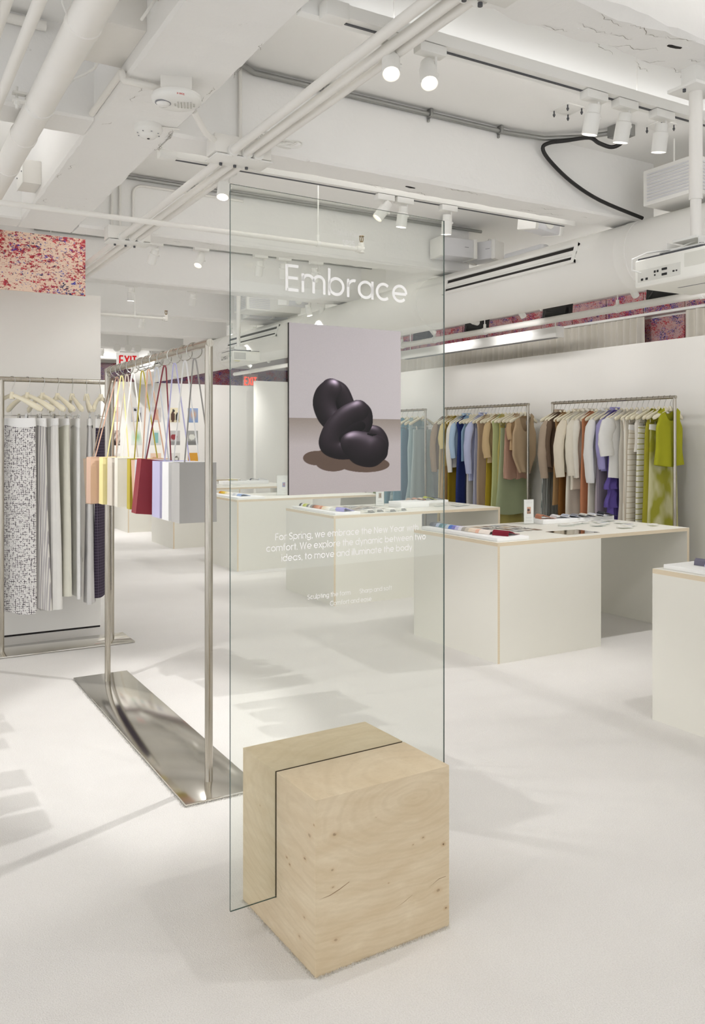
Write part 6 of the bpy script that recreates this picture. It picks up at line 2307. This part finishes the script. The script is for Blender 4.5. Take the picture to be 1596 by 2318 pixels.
# projection screen case
t = thing('screen_case', 'long white projection screen case below the pipe on the right', 'screen case', (6.60, 6.86, 2.525), 0)
MB().rbox((-.055, 0, 0), (.055, 3.05, .115), .006).build('case', M['white'], t)
MB().rbox((-.058, -.012, -.003), (.058, .004, .118), .002).build('end_cap', M['white'], t)
MB().rbox((-.058, 3.046, -.003), (.058, 3.062, .118), .002).build('end_cap', M['white'], t)
MB().box((-.03, .05, -.004), (.03, 3.0, .001)).build('screen_slot', M['greyline'], t)
for y in (.06, 2.9):
    MB().tube([(0, y, .115), (0, y, SLAB - 2.525)], .006, 8).build('hanger_rod', M['white'], t)

# curtains on the outer right wall
for i, (y0, y1) in enumerate([(6.435, 12.6), (3.2, 5.90)]):
    t = thing('curtain', ['off-white pleated curtain behind the right partition, left of the red print gap', 'off-white pleated curtain at the right edge, right of the red print gap'][i], 'curtain', (7.44, y0, 0), 0, 'pleated curtains')
    rows = []
    n = int((y1 - y0) / .0125)
    r = random.Random(i)
    ph = 0
    line = []
    for k in range(n + 1):
        ph += 2 * PI * .0125 / .105 * (1 + .12 * math.sin(k * .05))
        line.append((.030 * math.sin(ph) * (1 + .2 * math.sin(k * .13)), k * (y1 - y0) / n))
    for z in (2.755, 2.5, 2.2, 1.9):
        rows.append([(x * (.75 if z > 2.7 else 1), y, z) for x, y in line])
    MB().grid(rows, True).build('curtain_cloth', M['curtain'], t)
rl = MB().rbox((7.405, 3.0, 2.757), (7.475, 14.5, 2.785), .003).build('curtain_rail', M['white'])
tag(rl, 'thin white curtain rail along the outer right wall', 'curtain rail')

# ------------------------------------------------------------------ exit signs
t = thing('exit_sign', 'white EXIT sign with red letters and three emergency lamp heads above', 'exit sign', (3.164, 11.6, 2.375), -math.radians(6))
MB().rbox((-.148, -.03, 0), (.148, .03, .215), .006).build('sign_body', M['exitface'], t)
lettering(MB(), 'EXIT', -.115, .115, .045, .13, lambda x, z: (x, -.0312, z), .085, .16).build('lettering', M['exitred'], t)
MB().rbox((-.10, -.025, .215), (.10, .025, .232), .004).build('lamp_bar', M['white'], t)
MB().tube([(0, .02, .22), (0, .02, .36), (0, .02, SLAB - 2.375)], .012, 10).build('stem', M['white'], t)
for x in (-.150, 0, .128):
    h = MB()
    T = Matrix.Translation((x, -.02, .272)) @ Matrix.Rotation(PI / 2 - .15, 4, 'X')
    h.lathe([(.0001, -.05), (.028, -.045), (.046, -.01), (.050, .02), (.050, .035), (.045, .038)], 26, T)
    lamp = h.build('lamp_head', M['white'], t)
    MB().lathe([(.0001, .036), (.045, .036)], 26, T).build('lens', M['lens_off'], lamp)
t = thing('exit_sign', 'small orange lettered EXIT sign on the printed wall, behind the rear partition top', 'exit sign', (6.62, 15.4, 2.42), 0)
MB().rbox((-.16, -.012, 0), (.16, .012, .26), .003).build('sign_body', plain('exit_panel', '#d8b9b2', .4), t)
lettering(MB(), 'EXIT', -.13, .13, .04, .16, lambda x, z: (x, -.0135, z), .085, .16).build('lettering', M['exitorange'], t)
MB().tube([(0, 0, .25), (0, 0, SLAB - 2.42)], .01, 8).build('stem', M['white'], t)
